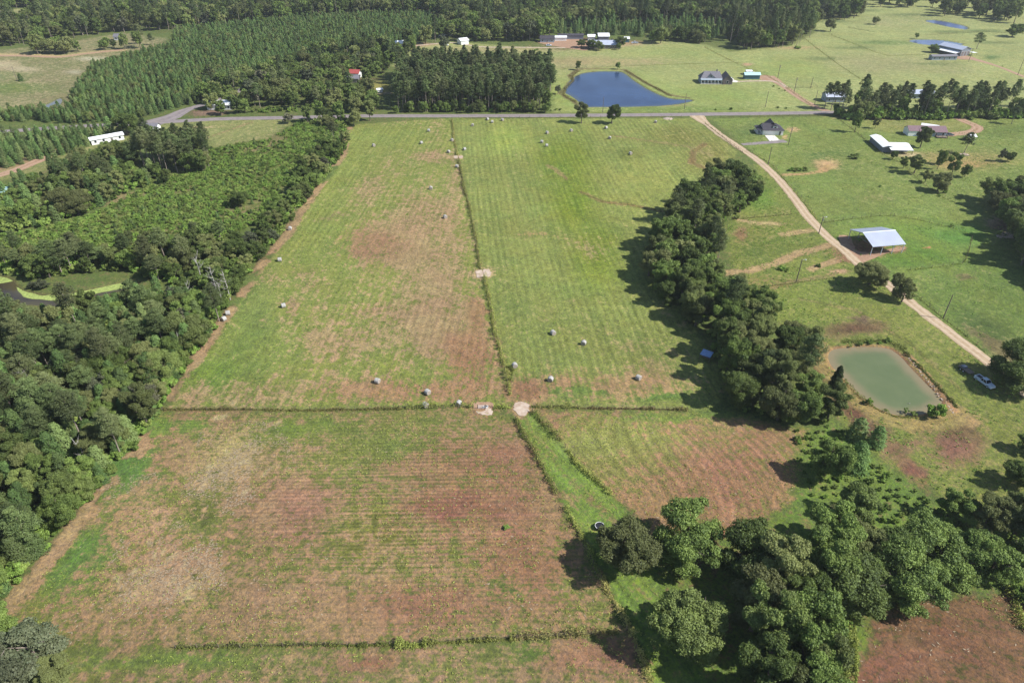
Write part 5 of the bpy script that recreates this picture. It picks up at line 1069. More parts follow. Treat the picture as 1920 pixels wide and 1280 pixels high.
def strewn(name, mat, n, polys, size, asp, zmax, lab, seed, flat=False, holes=(), cl=None):
    rs = np.random.default_rng(seed); V_, T_ = [], []
    for pl, fr in polys:
        w_ = W(pl); x0, y0 = w_.min(0); x1, y1 = w_.max(0); m_ = int(n * fr); X = rs.uniform(x0, x1, m_ * 3); Y = rs.uniform(y0, y1, m_ * 3)
        ok = sdist(w_, X, Y) > .5; cf = fbm(X / 9, Y / 9, seed, 4); ok &= rs.random(len(X)) < sm(cf, *(cl or (.40, .62))); X = X[ok][:m_]; Y = Y[ok][:m_]
        okk = (ldist(rw, X, Y) > 4.5) & (ldist(lw, X, Y) > 3)
        for _, pw in PONDS[:2]: okk &= sdist(pw, X, Y) < -1
        X = X[okk]; Y = Y[okk]
        k = 5 if not flat else 1
        for j in range(k):
            jx = rs.normal(0, .16, len(X)) * (k > 1); jy = rs.normal(0, .16, len(X)) * (k > 1)
            p = np.stack([X + jx, Y + jy, rs.uniform(.03, zmax, len(X))], 1); nn = np.tile([0, 0, 1.], (len(X), 1)) if flat else rs.normal(0, 1, (len(X), 3)) + [0, 0, .4]
            v, _ = leafquads(p, nn, size, asp, rs, .15 if flat else .5)
            if flat:
                v = v.reshape(-1, 4, 3); a = R(30) + rs.normal(0, .7, len(X)); l = size * rs.uniform(.5, 1.6, len(X)); t = np.stack([np.cos(a) * l, np.sin(a) * l], 1); b = np.stack([-np.sin(a), np.cos(a)], 1) * (size * asp) * rs.uniform(.5, 1.5, (len(X), 1))
                for q, (u1, u2) in enumerate(((1, 0), (.1, 1), (-1, .1), (0, -1))): v[:, q, :2] = p[:, :2] + t * u1 + b * u2; v[:, q, 2] = p[:, 2]
                v = v.reshape(-1, 3)
            v = v.reshape(-1, 3); v[:, 2] = np.maximum(v[:, 2], .07 if not flat else .08); V_.append(v)
    V = np.concatenate(V_); F = np.arange(len(V)).reshape(-1, 4); me = npmesh(name, V, F, [mat], tint=np.repeat(rs.uniform(0, 1, len(F)), 4)); tag(link(name, me), lab, None, None, 'stuff')
strewn('grass_tufts', M['weed'], 7000, [(F_BOT, .5), (F_BOT2, .12), (F_TRI, .14), (F_BR, .12), (F_LANE, .12)], .26, .6, .28, 'scattered green grass tufts in the near hay fields', 71)
strewn('grass_tufts', M['shrub'], 5000, [(F_LEFT, .5), (F_RIGHT, .5)], .34, .6, .26, 'scattered green grass tufts in the far hay fields', 72)
strewn('grass_tufts', M['shrub'], 5200, [(F_PAST, .5), (F_EAST, .5)], .42, .6, .38, 'scattered grass tufts in the right pastures', 73)
M['straw'] = plain('bleached_straw', (.30, .235, .155), .95, var=.3, scale=2)
strewn('loose_straw', M['straw'], 3800, [([(380,780),(520,790),(560,850),(520,930),(430,970),(330,930),(360,850)], .5), ([(230,990),(330,960),(420,1020),(430,1100),(340,1170),(230,1150),(190,1080)], .4), ([(170,900),(300,880),(330,960),(220,1000)], .1)], .30, .26, .12, 'bleached straw lying in wisps at the left of the foreground field', 74, True, cl=(.42, .66))
strewn('loose_straw', M['straw'], 900, [(F_BOT, .6), (F_TRI, .2), (F_BR, .2)], .30, .3, .12, 'small flecks of straw over the near fields', 75, True)

# ------------------------------------------------------------------ round bales
def bale_mesh(seed):
    rs = random.Random(seed); n = 20; r = .78; w_ = .68; V = []; F = []
    prof = [(-w_, .0), (-w_ * 1.01, r * .45), (-w_ * .98, r * .9), (-w_ * .86, r), (-w_ * .3, r * 1.02), (w_ * .3, r * 1.02), (w_ * .86, r), (w_ * .98, r * .9), (w_ * 1.01, r * .45), (w_, .0)]
    for (x, q) in prof:
        for k in range(n):
            a = 2 * math.pi * k / n; z = math.sin(a) * q; z = max(z, -r * .86); V.append((x + rs.uniform(-.02, .02), math.cos(a) * q * (1.03), z + r * .86 + rs.uniform(-.015, .015)))
    for i in range(len(prof) - 1):
        for k in range(n): k2 = (k + 1) % n; F.append((i*n+k, i*n+k2, (i+1)*n+k2, (i+1)*n+k))
    me = bpy.data.meshes.new('hay_bale'); me.from_pydata(V, [], F); me.materials.append(M['net']); me.materials.append(M['hay'])
    for i, p in enumerate(me.polygons): p.material_index = 1 if i // n in (0, 1, len(prof) - 2, len(prof) - 3) else 0
    me.update(); return me
M['net'] = plain('net_wrapped_hay', (.34, .33, .31), .8, var=.3, scale=5); M['hay'] = plain('weathered_hay', (.30, .26, .22), .95, var=.3, scale=6)
BM_ = [bale_mesh(s) for s in range(3)]
BALES = [(914,225,'bale nearest the road right of the central fence, left of two'),(942,226,'bale nearest the road right of the central fence, right of two'),(923,230,'bale just below the two by the road'),(886,236,'bale near the top of the right field, beside the central fence'),
 (804,246,'bale near the top of the left field, right of centre'),(701,274,'bale at the upper left of the left field, by itself'),(790,269,'bale in the upper left field between two other bales'),(848,264,'bale hard against the central fence near its top'),
 (871,281,'bale right of the central fence above the upper sandy gap'),(841,286,'bale left of the central fence above the upper sandy gap'),(857,313,'bale left of the central fence just below the upper sandy gap'),(1026,250,'bale highest of three in the right field left of the two trees'),
 (1071,246,'bale below the left tree of the pair'),(1136,241,'bale below the right tree of the pair'),(1143,260,'bale further below the right tree of the pair'),(1016,267,'middle bale of three, left one, in the upper right field'),(1025,274,'lowest bale of three in the upper right field'),
 (1182,289,'bale beside a dark patch in the upper right field'),(1229,230,'bale near the road at the far right of the field'),(808,354,'bale alone in the middle of the left field, upper one'),(835,408,'bale on the tan patch left of the central fence'),
 (1037,625,'bale in the lower right field, farther of two'),(1094,644,'bale in the lower right field, right one of two'),(965,686,'bale beside the weeds at the lower central fence'),(708,715,'bale in the lower left field, farthest left of the low ones'),
 (1032,712,'bale with weeds at its foot below the central fence end'),(1197,709,'bale nearest the dark belt in the lower right field'),(525,488,'bale alone in the left part of the left field, upper one'),(532,574,'bale alone in the left part of the left field, lower one'),
 (428,588,'upper bale of the pair at the left wood edge'),(420,599,'lower bale of the pair at the left wood edge'),(544,430,'pale bale at the field edge in front of the left belt'),(802,736,'bale above the cross weedy row, in the open'),(798,760,'bale standing in the cross weedy row, left one'),(860,757,'bale standing in the cross weedy row near the gate')]
for i, (x, y, lb) in enumerate(BALES):
    o = link('hay_bale', BM_[i % 3], None, (*P(x, y + 2 * (y / 700)), 0), random.uniform(0, 3.14)); tag(o, 'net wrapped round ' + lb, 'hay bale', 'round hay bales on the mown fields')

# ------------------------------------------------------------------ utility poles
def pole(x, y, h, label, arm=True, lamp=False, rz=.3):
    e = empty('utility_pole', (*P(x, y), 0), rz); tag(e, label, 'utility pole'); m = MB(); m.tube([(0,0,-.3),(0,0,h)], [.19, .12], 8); m.build('post', M['pole'], e)
    if arm:
        m = MB(); m.box(-1.1, 1.1, -.05, .05, h - .7, h - .58); m.build('crossarm', M['wood'], e)
        for q in (-1, 0, 1): m = MB(); m.tube([(q, 0, h - .58), (q, 0, h - .38)], [.05, .03], 5); m.build('insulator', M['white'], e)
        m = MB(); m.tube([(.28, 0, h - 1.9), (.28, 0, h - 1.1)], .2, 8); m.build('transformer', M['greymetal'], e)
    if lamp:
        m = MB(); m.tube([(0,0,h-.4),(.5,-.3,h-.1),(1.0,-.6,h)], .035, 5); m.build('lamp_arm', M['whitemetal'], e); m = MB(); m.tube([(1.0,-.6,h+.08),(1.0,-.6,h-.2)], [.1,.25], 8); m.build('lamp_head', M['whitemetal'], e)
for x, y, h, lb, ar, la in ((1493,528,9,'pole with a lamp on the meadow left of the large oak',False,True),(1535,438,7.5,'lamp pole beside the gravel lane at the metal barn',True,True),(1768,597,9,'leaning pole right of the lower gravel lane',False,False),
 (1478,272,9.5,'pole at the end of the new white house driveway',True,False),(1440,309,9,'pole on the meadow between the lane and the new white house',False,False),(1435,201,9.5,'pole by the road above the new white house',False,False),(1489,172,9,'pole by the dirt drive of the grey farmhouse',True,False),
 (1527,197,9,'pole beside the house in the pines',False,False),(1458,147,9,'pale pole in the field right of the teal shed',True,False),(1816,116,9.5,'pole in front of the workshop at the top right',False,False),(1908,141,11,'pole beside the orange drive at the right edge',False,False),
 (1283,205,9.5,'pole at the right tip of the blue pond',False,False),(1130,211,9,'pole by the road in front of the blue pond',False,False),(415,217,8,'pale pole by the road at the left grove',False,False),(1520,165,7,'short pole by the fence left of the house in the pines',False,False),(32,150,9,'pole in the far left clearing',False,False)):
    pole(x, y, h, lb, ar, la)

# ------------------------------------------------------------------ buildings
def wallbox(m, x0, x1, y0, y1, h, rise, axis, hip=(False, False), mi=0):
    m.box(x0, x1, y0, y1, -.2, h, mi)
    if axis == 'x':
        for s, x in ((0, x0), (1, x1)):
            if not hip[s]: a, b = (x + .01, x + .16) if s == 0 else (x - .16, x - .01); ym = (y0 + y1) / 2; m.add([(a,y0,h),(a,y1,h),(a,ym,h+rise),(b,y0,h),(b,y1,h),(b,ym,h+rise)], [(0,2,1),(3,4,5),(0,3,5,2),(1,2,5,4),(0,1,4,3)], mi)
    else:
        for s, y in ((0, y0), (1, y1)):
            if not hip[s]: a, b = (y + .01, y + .16) if s == 0 else (y - .16, y - .01); xm = (x0 + x1) / 2; m.add([(x0,a,h),(x1,a,h),(xm,a,h+rise),(x0,b,h),(x1,b,h),(xm,b,h+rise)], [(0,1,2),(3,5,4),(0,2,5,3),(1,4,5,2),(0,3,4,1)], mi)
def roof(m, x0, x1, y0, y1, h, rise, axis='x', hip=(0, 0), ov=.5, th=.14, mi=0):
    sw = axis == 'y'
    if sw: x0, x1, y0, y1 = y0, y1, x0, x1
    k = rise / ((y1 - y0) / 2); X0, X1, Y0, Y1 = x0 - ov, x1 + ov, y0 - ov, y1 + ov; z = h - ov * k + th; ym = (y0 + y1) / 2; zr = h + rise + th
    f = (lambda p: (p[1], p[0], p[2])) if sw else (lambda p: p); A, B = (X0 + hip[0], ym, zr), (X1 - hip[1], ym, zr)
    def sl(q): m.slab([f(p) for p in (q if not sw else q[::-1])], th, mi)
    sl([(X0, Y0, z), (X1, Y0, z), B, A]); sl([(X1, Y1, z), (X0, Y1, z), A, B])
    if hip[0]: sl([(X0, Y1, z), (X0, Y0, z), A])
    if hip[1]: sl([(X1, Y0, z), (X1, Y1, z), B])
def openings(e, wins, doors=(), frame='white'):
    """each: (face, u, z, w, h, plane) ; face s/n along x, w/e along y"""
    for nm, lst, mt in (('window', wins, 'glass'), ('door', doors, 'door')):
        for fc, u, z, w_, h_, pl in lst:
            m = MB(); sg = -1 if fc in 'sw' else 1
            for k, (a, dd) in enumerate(((.10, .05), (0, .08))):
                lo, hi = sorted((pl, pl + sg * dd)); u0, u1 = u - w_ / 2 - a, u + w_ / 2 + a; z0, z1 = z - a, z + h_ + a
                if fc in 'sn': m.box(u0, u1, lo, hi, max(.02, z0), z1, k)
                else: m.box(lo, hi, u0, u1, max(.02, z0), z1, k)
            m.build(nm, [M[frame], M['glass'] if mt == 'glass' else M[lst and 'stone']], e)
def house(name, label, cat, x, y, rz, w_, d, h, rise, wall, rf, hip=(0, 0), wins=True, axis='x', chimney=False, doors=True, at=None):
    loc = at or P(x, y); e = empty(name, (*loc, 0), R(rz)); tag(e, label, cat); m = MB(); wallbox(m, -w_/2, w_/2, 0, d, h, rise, axis, [bool(q) for q in hip]); m.build('wall', M[wall], e)
    m = MB(); roof(m, -w_/2, w_/2, 0, d, h, rise, axis, hip); r = m.build('roof', M[rf], e)
    if chimney: m = MB(); m.box(w_*.25, w_*.25 + .8, d*.55, d*.55 + .8, h, h + rise + .9); m.build('chimney', M['stone'], r)
    if wins:
        n = max(1, int(w_ / 3.4)); us = [-w_/2 + w_ * (i + .5) / n for i in range(n)]
        openings(e, [('s', u, 1.0, 1.0, 1.2, 0) for i, u in enumerate(us) if i != n // 2] + [('w', d * .5, 1.0, 1.0, 1.2, -w_/2)] + [('e', d * .5, 1.0, 1.0, 1.2, w_/2)], [('s', us[n//2], 0, 1.0, 2.0, 0)] if doors else [])
    return e
# metal pole barn
def barn():
    c = (141.2, 240.4); e = empty('pole_barn', (*c, 0), R(9.5)); tag(e, 'open sided barn with a bright metal gable roof beside the gravel lane', 'barn'); L = 6.85; Wd = 7.8; zr = 6.2; ze = 3.9
    m = MB(); m.slab([(-L,-Wd,ze),(L,-Wd,ze),(L,0,zr),(-L,0,zr)], .06); m.build('roof_slope', M['steel'], e)
    m = MB(); m.slab([(L,Wd,ze),(-L,Wd,ze),(-L,0,zr),(L,0,zr)], .06); m.build('roof_slope', M['steel'], e)
    m = MB()
    for i in range(1, 15):
        x = -L + i * 2 * L / 15
        for sg in (-1, 1): m.tube([(x, sg * Wd, ze + .02), (x, sg * .2, zr - .04)], .045, 3)
    tag(m.build('roof_rib', M['steel'], e), kind='stuff')
    m = MB(); m.slab([(-L-.05,-.25,zr-.03),(L+.05,-.25,zr-.03),(L+.05,0,zr+.05),(-L-.05,0,zr+.05)], .03); m.slab([(L+.05,.25,zr-.03),(-L-.05,.25,zr-.03),(-L-.05,0,zr+.05),(L+.05,0,zr+.05)], .03); m.build('ridge_cap', M['whitemetal'], e)
    for x in (-L + .3, -L / 3, L / 3, L - .3):
        for y in (-Wd + .5, Wd - .5): m = MB(); m.box(x-.1, x+.1, y-.1, y+.1, -.2, ze + .02); m.build('post', M['steel'], e)
        m = MB(); m.tube([(x,-Wd+.5,ze-.05),(x,0,zr-.3),(x,Wd-.5,ze-.05)], .08, 4); m.tube([(x,-Wd+.5,ze-.1),(x,Wd-.5,ze-.1)], .06, 4)
        for q in (-5, -2.5, 2.5, 5): m.tube([(x, q, ze-.1), (x, q * .75, zr - abs(q * .75) * .3 - .3)], .04, 4)
        m.build('truss', M['greymetal'], e)
barn()
# new white house
e = empty('white_house', (*P(1449, 253.6), 0), R(-4)); tag(e, 'new white house with a dark shingle roof and front dormer beside the gravel lane', 'house')
m = MB(); wallbox(m, -5.6, 5.4, 0, 8.5, 2.8, 2.4, 'x', (False, True)); m.box(-3.2, 3.0, 8.4, 10.5, -.2, 2.8); m.build('wall', M['white'], e)
m = MB(); roof(m, -5.6, 5.4, 0, 8.5, 2.8, 2.4, 'x', (0, 4.2)); r = m.build('roof', M['darkroof'], e); m = MB(); roof(m, -3.4, 3.2, 3.5, 10.7, 3.0, 2.9, 'y', (0, 0), .4); m.build('rear_gable_roof', M['darkroof'], e)
m = MB(); m.box(-.4, 2.2, 1.2, 4.2, 3.0, 4.5); d = m.build('dormer', M['white'], e); m = MB(); roof(m, -.4, 2.2, 1.2, 5.0, 4.5, .6, 'y', (0, 0), .3); m.build('dormer_roof', M['darkroof'], d)
m = MB(); m.box(-8.4, -5.6, 1.0, 8.5, -.1, .25); m.build('porch_floor', M['concrete'], e); m = MB(); m.slab([(-8.7,.8,2.5),(-5.5,.8,3.0),(-5.5,8.7,3.0),(-8.7,8.7,2.5)], .15); m.build('porch_roof', M['darkroof'], e)
for q in (1.2, 3.6, 6.0, 8.3): m = MB(); m.box(-8.45, -8.25, q - .1, q + .1, .25, 2.45); m.build('porch_post', M['white'], e)
openings(e, [('w', 3, 1, 1.2, 1.4, -5.6), ('w', 7, 1, 1.2, 1.4, -5.6), ('s', .9, 3.4, 1.0, .8, 1.2), ('e', 4, 1, 1.1, 1.3, 5.4), ('w', 4.4, 3.3, .9, .8, -5.59)], [('s', 3.6, 0, 1.0, 2.1, 0)])
m = MB(); m.box(-4.6, .6, -.06, 0, .02, 2.4, 0)
for q in range(1, 4): m.box(-4.6, .6, -.075, -.06, .6 * q - .02, .6 * q + .02, 1)
m.build('garage_door', [M['white'], M['concrete']], e)
# grey farmhouse
e = empty('farmhouse', (*P(1339, 158.2), 0), R(-3)); tag(e, 'grey blue farmhouse with a columned front porch and stone gable wing', 'house')
m = MB(); wallbox(m, -9, 5.5, 2.0, 11.5, 3.0, 3.9, 'x', (True, True)); m.build('wall', M['bluesiding'], e)
m = MB(); roof(m, -9, 5.5, 2.0, 11.5, 3.0, 3.9, 'x', (3.0, 2.0)); r = m.build('roof', M['greyroof'], e); m = MB(); m.box(1.8, 2.6, 7.4, 8.2, 5.6, 7.9); m.build('chimney', M['stone'], r)
m = MB(); m.slab([(-9.3,-.3,2.7),(5.4,-.3,2.7),(5.4,2.4,3.35),(-9.3,2.4,3.35)], .14); m.build('porch_roof', M['bluesiding'], e)
for i in range(7): m = MB(); x = -8.8 + i * 2.3; m.box(x - .15, x + .15, -.15, .15, -.1, 2.62); m.build('column', M['white'], e)
m = MB(); m.box(-9.2, 5.3, -.25, 2, -.1, .2); m.build('porch_floor', M['concrete'], e)
m = MB(); wallbox(m, -5.2, .8, 2.6, 6.5, 3.5, 2.4, 'y', (False, True)); g = m.build('front_gable', M['bluesiding'], e); m = MB(); roof(m, -5.2, .8, 2.6, 7, 3.5, 2.4, 'y', (0, 0), .35); m.build('front_gable_roof', M['greyroof'], g)
m = MB(); wallbox(m, 5.5, 12.0, -.4, 10, 3.0, 3.4, 'y', (False, False)); m.build('stone_wing', M['stone'], e); m = MB(); roof(m, 5.5, 12.0, -.4, 10, 3.0, 3.4, 'y', (0, 0), .3); m.build('wing_roof', M['stone'], e)
openings(e, [('s', x, .8, 1.3, 1.5, 2.0) for x in (-7.6, -5.3, -.6, 1.7, 3.9)] + [('s', -2.2, 4.2, 1.5, .9, 2.6), ('s', 8.7, 1, 1.4, 1.4, -.4)], [('s', -3.0, .2, 1.2, 2.1, 2.0)])
# teal shed and its white hut
e = house('shed', 'long teal shed with a pale blue roof right of the farmhouse', 'shed', 1410, 149, 0, 10.5, 4.5, 3.0, 1.1, 'teal', 'blueroof', wins=False); openings(e, [], [('e', 2.2, 0, 2.4, 2.4, 5.25)])
house('storage_hut', 'small white carport standing behind the teal shed', 'shed', 1404, 141, 0, 3.6, 4, 2.5, .5, 'white', 'whitemetal')
# long white sheds
def shed_at(name, label, c, rz, w_, d, h, rise, wall, rf, **k): return house(name, label, 'shed', 0, 0, rz, w_, d, h, rise, wall, rf, at=c, **k)
a = P(1641, 268, 0); q = P(1660, 283, 0)
e = shed_at('livestock_shed', 'long narrow shed with a white roof, upper arm of the L shaped sheds', ((a[0]+q[0])/2 + 2.6, (a[1]+q[1])/2), 90 - 4, 18, 5.0, 2.9, .7, 'greymetal', 'whitemetal', wins=False)
e = shed_at('livestock_shed', 'broad shed with stepped white roofs, lower arm of the L shaped sheds', P(1682, 285), -3, 10.5, 5, 3.2, .5, 'greymetal', 'whitemetal', wins=False)
m = MB(); m.slab([(-5.3,-4.2,2.3),(6.0,-4.2,2.3),(6.0,.1,3.0),(-5.3,.1,3.0)], .08); m.build('lean_to_roof', M['whitemetal'], e)
for x in (-5, -1.5, 2, 5.7): m = MB(); m.box(x-.1, x+.1, -4.1, -3.9, -.1, 2.24); m.build('post', M['wood'], e)
# plum roofed house
e = house('ranch_house', 'low house with a plum coloured metal roof and front deck', 'house', 1748, 256.5, -3, 14, 8, 2.7, 2.0, 'bluesiding', 'purpleroof', axis='x')
m = MB(); wallbox(m, -13, -7.01, .6, 7.2, 2.8, 1.9, 'x'); m.build('end_wing', M['whitemetal'], e); m = MB(); roof(m, -13, -7.3, .6, 7.2, 2.8, 1.9, 'x', (0, 0), .25); m.build('end_wing_roof', M['purpleroof'], e)
m = MB(); m.box(1.5, 7, -2.6, -.01, .35, .55); 
for x in (1.7, 4.2, 6.8): m.box(x-.08, x+.08, -2.6, -2.4, -.1, 1.5)
m.box(1.5, 7, -2.62, -2.56, 1.4, 1.5); m.build('deck', M['wood'], e)
house('storage_hut', 'narrow white roofed shed behind the plum roofed house', 'shed', 1741, 245, -30, 8, 3, 2.6, .5, 'white', 'whitemetal', wins=False)
e = empty('canopy', (*P(1817, 262.5), 0), .1); tag(e, 'small white gable canopy beside the curved drive', 'canopy'); m = MB(); roof(m, -2.3, 2.3, -2, 2, 2.3, .9, 'x', (0, 0), .2, .06); m.build('roof', M['whitemetal'], e)
for x in (-2.1, 2.1):
    for y in (-1.8, 1.8): m = MB(); m.box(x-.05, x+.05, y-.05, y+.05, -.1, 2.3); m.build('post', M['white'], e)
# stone pad and picnic thing by the pine
m = MB(); m.box(-2, 2, -1.2, 1.2, -.1, .25); m.box(-.9, .9, -.5, .5, .25, .7); tag(m.build('stone_slab', M['dirtstone'], None, (*P(1808, 290.5), 0), -.1), 'pale stone slab with a block at the foot of the drive pine', 'slab')
# workshop and long mobile home
a = P(1808, 105.2); e = house('workshop', 'grey metal workshop with three dark bay doors at the top right', 'building', 0, 0, 24, 10.5, 20, 5.0, 1.7, 'greymetal', 'greymetal', wins=False, axis='y', at=a)
for o_ in e.children:
    if o_.name.startswith('roof'): o_.data.materials[0] = M['steel']
openings(e, [], [('s', x, 0, 2.3, 3.4, 0) for x in (-3.3, 0, 3.3)])
m = MB(); m.slab([(-10.5,.5,2.6),(-5.3,.5,3.4),(-5.3,19,3.4),(-10.5,19,2.6)], .1); m.build('lean_to_roof', M['whitemetal'], e)
for y in (1, 7, 13, 18.5): m = MB(); m.box(-10.3,-10.1,y-.1,y+.1,-.1,2.52); m.build('post', M['wood'], e)
m = MB(); m.slab([(5.6,-3,2.4),(10,-3,2.2),(10,1,2.2),(5.6,1,2.4)], .08); m.build('awning', M['whitemetal'], e)
for y in (-2.8, .8): m = MB(); m.box(9.75, 9.9, y-.08, y+.08, -.1, 2.13); m.build('post', M['wood'], e)
house('mobile_home', 'long low grey mobile home in front of the metal workshop', 'mobile home', 1770, 113, 2, 19.5, 5, 2.8, .8, 'bluesiding', 'greyroof')
# left houses
a, q = P(190, 273), P(229, 258); house('mobile_home', 'long white mobile home above the left wood', 'mobile home', 0, 0, 38, 16, 5.2, 2.7, .8, 'white', 'whitemetal', at=((a[0]+q[0])/2 - 1, (a[1]+q[1])/2 - 1.5))
e = house('small_house', 'small grey roofed house with a dark porch beside the big oak', 'house', 276, 251, 6, 11, 7, 2.8, 1.9, 'whitemetal', 'greyroof'); m = MB(); m.box(-5, -1.4, -.08, 0, .1, 2.3); m.build('porch_shade_panel', M['black'], e)  # flat black panel on the wall paints in the shade of the porch
house('hidden_house', 'pale house hidden under the grove by the road at the left', 'house', 412, 206, 0, 15, 7, 3, 1.8, 'white', 'whitemetal')
house('red_roofed_house', 'small house with a red roof among the grove trees', 'house', 664, 147, -10, 7, 6, 3.4, 1.8, 'white', 'redroof')
house('brick_house', 'tan house just below the red roofed one', 'house', 662, 156, 0, 8, 6, 3, 1.7, 'stone', 'greyroof')
house('white_hut', 'tiny white hut on the grove clearing', 'shed', 713, 174, 30, 3.5, 2.5, 2, .6, 'white', 'whitemetal', wins=False)
house('white_house', 'white house among trees left of the far drive', 'house', 753, 89, 15, 14, 7, 3, 1.6, 'white', 'whitemetal')
house('white_house', 'white cottage left of the far drive, nearer one', 'house', 732, 97, 20, 8, 6, 3, 1.6, 'white', 'greyroof')
house('far_house', 'grey and white house in the opening at the top of the far drive', 'house', 836, 68, 10, 12, 7, 3, 1.8, 'white', 'greyroof')
house('white_shed', 'plain white shed alone on the far pasture edge', 'shed', 872, 84, 30, 7, 8, 3.2, 1.4, 'white', 'whitemetal', wins=False)
house('white_house', 'large white house in the far woods near the top', 'house', 1024, 35, 0, 18, 10, 4, 2.6, 'white', 'whitemetal')
house('white_shed', 'small white shed right of the large white house in the far woods', 'shed', 1049, 38, 0, 9, 6, 3, 1.4, 'white', 'whitemetal', wins=False)
house('cabin', 'small white cabin among trees in the far left clearing', 'house', 223, 76, 0, 8, 6, 3, 1.8, 'white', 'greyroof')
house('blue_roofed_shed', 'shed with a pale blue roof cut by the left edge', 'shed', -1, 372, 0, 7, 6, 3, 1.2, 'teal', 'blueroof', wins=False)
# farm compound
house('long_farmhouse', 'long light roofed farmhouse of the far compound', 'house', 1133, 92, 0, 26, 9, 3.2, 2.6, 'stone', 'steel', chimney=True)
house('barn', 'barn with a bright white roof behind the long farmhouse', 'barn', 1132, 78, 0, 9, 12, 4, 1.6, 'greymetal', 'whitemetal', wins=False)
house('farm_shed', 'small white roofed shed left of the compound barn', 'shed', 1109, 76, 0, 6, 6, 3, 1.2, 'white', 'whitemetal', wins=False)
house('dark_house', 'low dark blue house at the left end of the far compound', 'house', 1026, 80, 0, 12, 8, 3, 1.8, 'bluesiding', 'darkroof')
house('open_shed', 'long dark open shed at the back of the far compound', 'shed', 1070, 74, 0, 22, 6, 3.2, .8, 'greymetal', 'darkroof', wins=False)
house('farm_shed', 'white roofed shed left of the open shed in the far compound', 'shed', 1051, 77, 0, 10, 5, 2.8, .8, 'white', 'whitemetal', wins=False)
house('blue_shed', 'small blue shed with a white roof right of the far compound', 'shed', 1174, 80, 0, 5, 5, 3, 1.0, 'teal', 'whitemetal', wins=False)
house('house_in_pines', 'house with a white roof half hidden by the road pines', 'house', 1566, 192, 0, 12, 8, 3.4, 2.2, 'bluesiding', 'steel')
house('porch_house', 'low pale roofed building behind the middle of the road pines', 'house', 1728, 185, 0, 16, 8, 3, 1.5, 'bluesiding', 'steel')
# blue tarp shed beside the belt
e = empty('feed_shelter', (*P(1323, 673), 0), R(-35)); tag(e, 'small feed shelter with a blue metal roof at the left side of the dark belt', 'shelter'); m = MB(); m.slab([(-1.6,-1.3,1.9),(1.6,-1.3,1.9),(1.6,1.3,2.4),(-1.6,1.3,2.4)], .06); m.build('roof', plain('blue_metal_roof', (.22, .34, .58), .4, .1), e)
for x in (-1.45, 1.45):
    for y in (-1.15, 1.15): m = MB(); m.box(x-.06, x+.06, y-.06, y+.06, -.1, 1.85 + (y + 1.3) * .19); m.build('post', M['wood'], e)
m = MB(); m.box(-1.2, 1.2, -.4, .4, .5, .8); m.build('trough', M['wood'], e)

# ------------------------------------------------------------------ vehicles
def wheels(e, xs, hw, r=.38):
    for x in xs:
        for y in (-hw, hw): m = MB(); m.tube([(x, y - .12, r), (x, y + .12, r)], r, 12); wv_ = m.build('wheel', M['tyre'], e); m = MB(); m.tube([(x, y - .125, r), (x, y + .125, r)], r * .55, 8); m.build('rim', M['whitemetal'], wv_)
def pickup(loc, rz, label, paint):
    e = empty('pickup_truck', loc, rz); tag(e, label, 'pickup truck'); m = MB()
    side = [(-2.8,.45),(-2.8,1.05),(-.75,1.08),(1.25,1.08),(2.6,.98),(2.8,.8),(2.8,.45)]; n = len(side)
    m.add([(x, -.93, z) for x, z in side] + [(x, .93, z) for x, z in side], [tuple(range(n-1,-1,-1)), tuple(range(n, 2*n))] + [(i, (i+1) % n, n + (i+1) % n, n + i) for i in range(n)]); m.build('body', M[paint], e)
    m = MB(); m.box(-2.65, -.85, -.78, .78, 1.085, 1.10); m.build('bed_liner', M['black'], e)
    for y in (-.93, .80): m = MB(); m.box(-2.8, -.78, y, y + .13, 1.08, 1.28); m.build('bed_side', M[paint], e)
    m = MB(); m.box(-2.8, -2.7, -.79, .79, 1.08, 1.27); m.build('tailgate', M[paint], e)
    c = [(-.75,1.09,.9),(-.60,1.72,.74),(.75,1.74,.74),(1.30,1.09,.9)]; m = MB(); m.add([(x, -w_, z) for x, z, w_ in c] + [(x, w_, z) for x, z, w_ in c], [(3,2,1,0),(4,5,6,7),(0,1,5,4),(1,2,6,5),(2,3,7,6),(3,0,4,7)]); cb = m.build('cab', M['glass'], e)
    m = MB(); m.box(-.62, .72, -.72, .72, 1.725, 1.79); m.build('cab_roof', M[paint], cb)
    for s in (-1, 1):
        for a, b in (((-.75,s*.905,1.09),(-.60,s*.745,1.74)),((1.30,s*.905,1.09),(.75,s*.745,1.75)),((.1,s*.9,1.09),(.08,s*.745,1.74))): m = MB(); m.tube([a, b], .05, 4); m.build('pillar', M[paint], cb)
        m = MB(); m.box(2.78, 2.83, s * .7 - .18, s * .7 + .18, .68, .85); m.build('headlight', M['whitemetal'], e)
    m = MB(); m.box(2.8, 2.9, -.9, .9, .42, .6); m.build('bumper', M['whitemetal'], e); wheels(e, (-1.9, 1.8), .84); return e
a, q = P(1833, 711), P(1856, 727); rz = math.atan2(q[1] - a[1], q[0] - a[0]); c = ((a[0] + q[0]) / 2, (a[1] + q[1]) / 2)
pickup((*c, 0), rz, 'pale blue white pickup truck parked in the shade of the spreading oak', 'paint_blue')
dx, dy = math.cos(rz), math.sin(rz); e = empty('flat_trailer', (c[0] - dx * 6.2, c[1] - dy * 6.2, 0), rz); tag(e, 'dark flatbed trailer hitched behind the pale pickup truck', 'trailer')
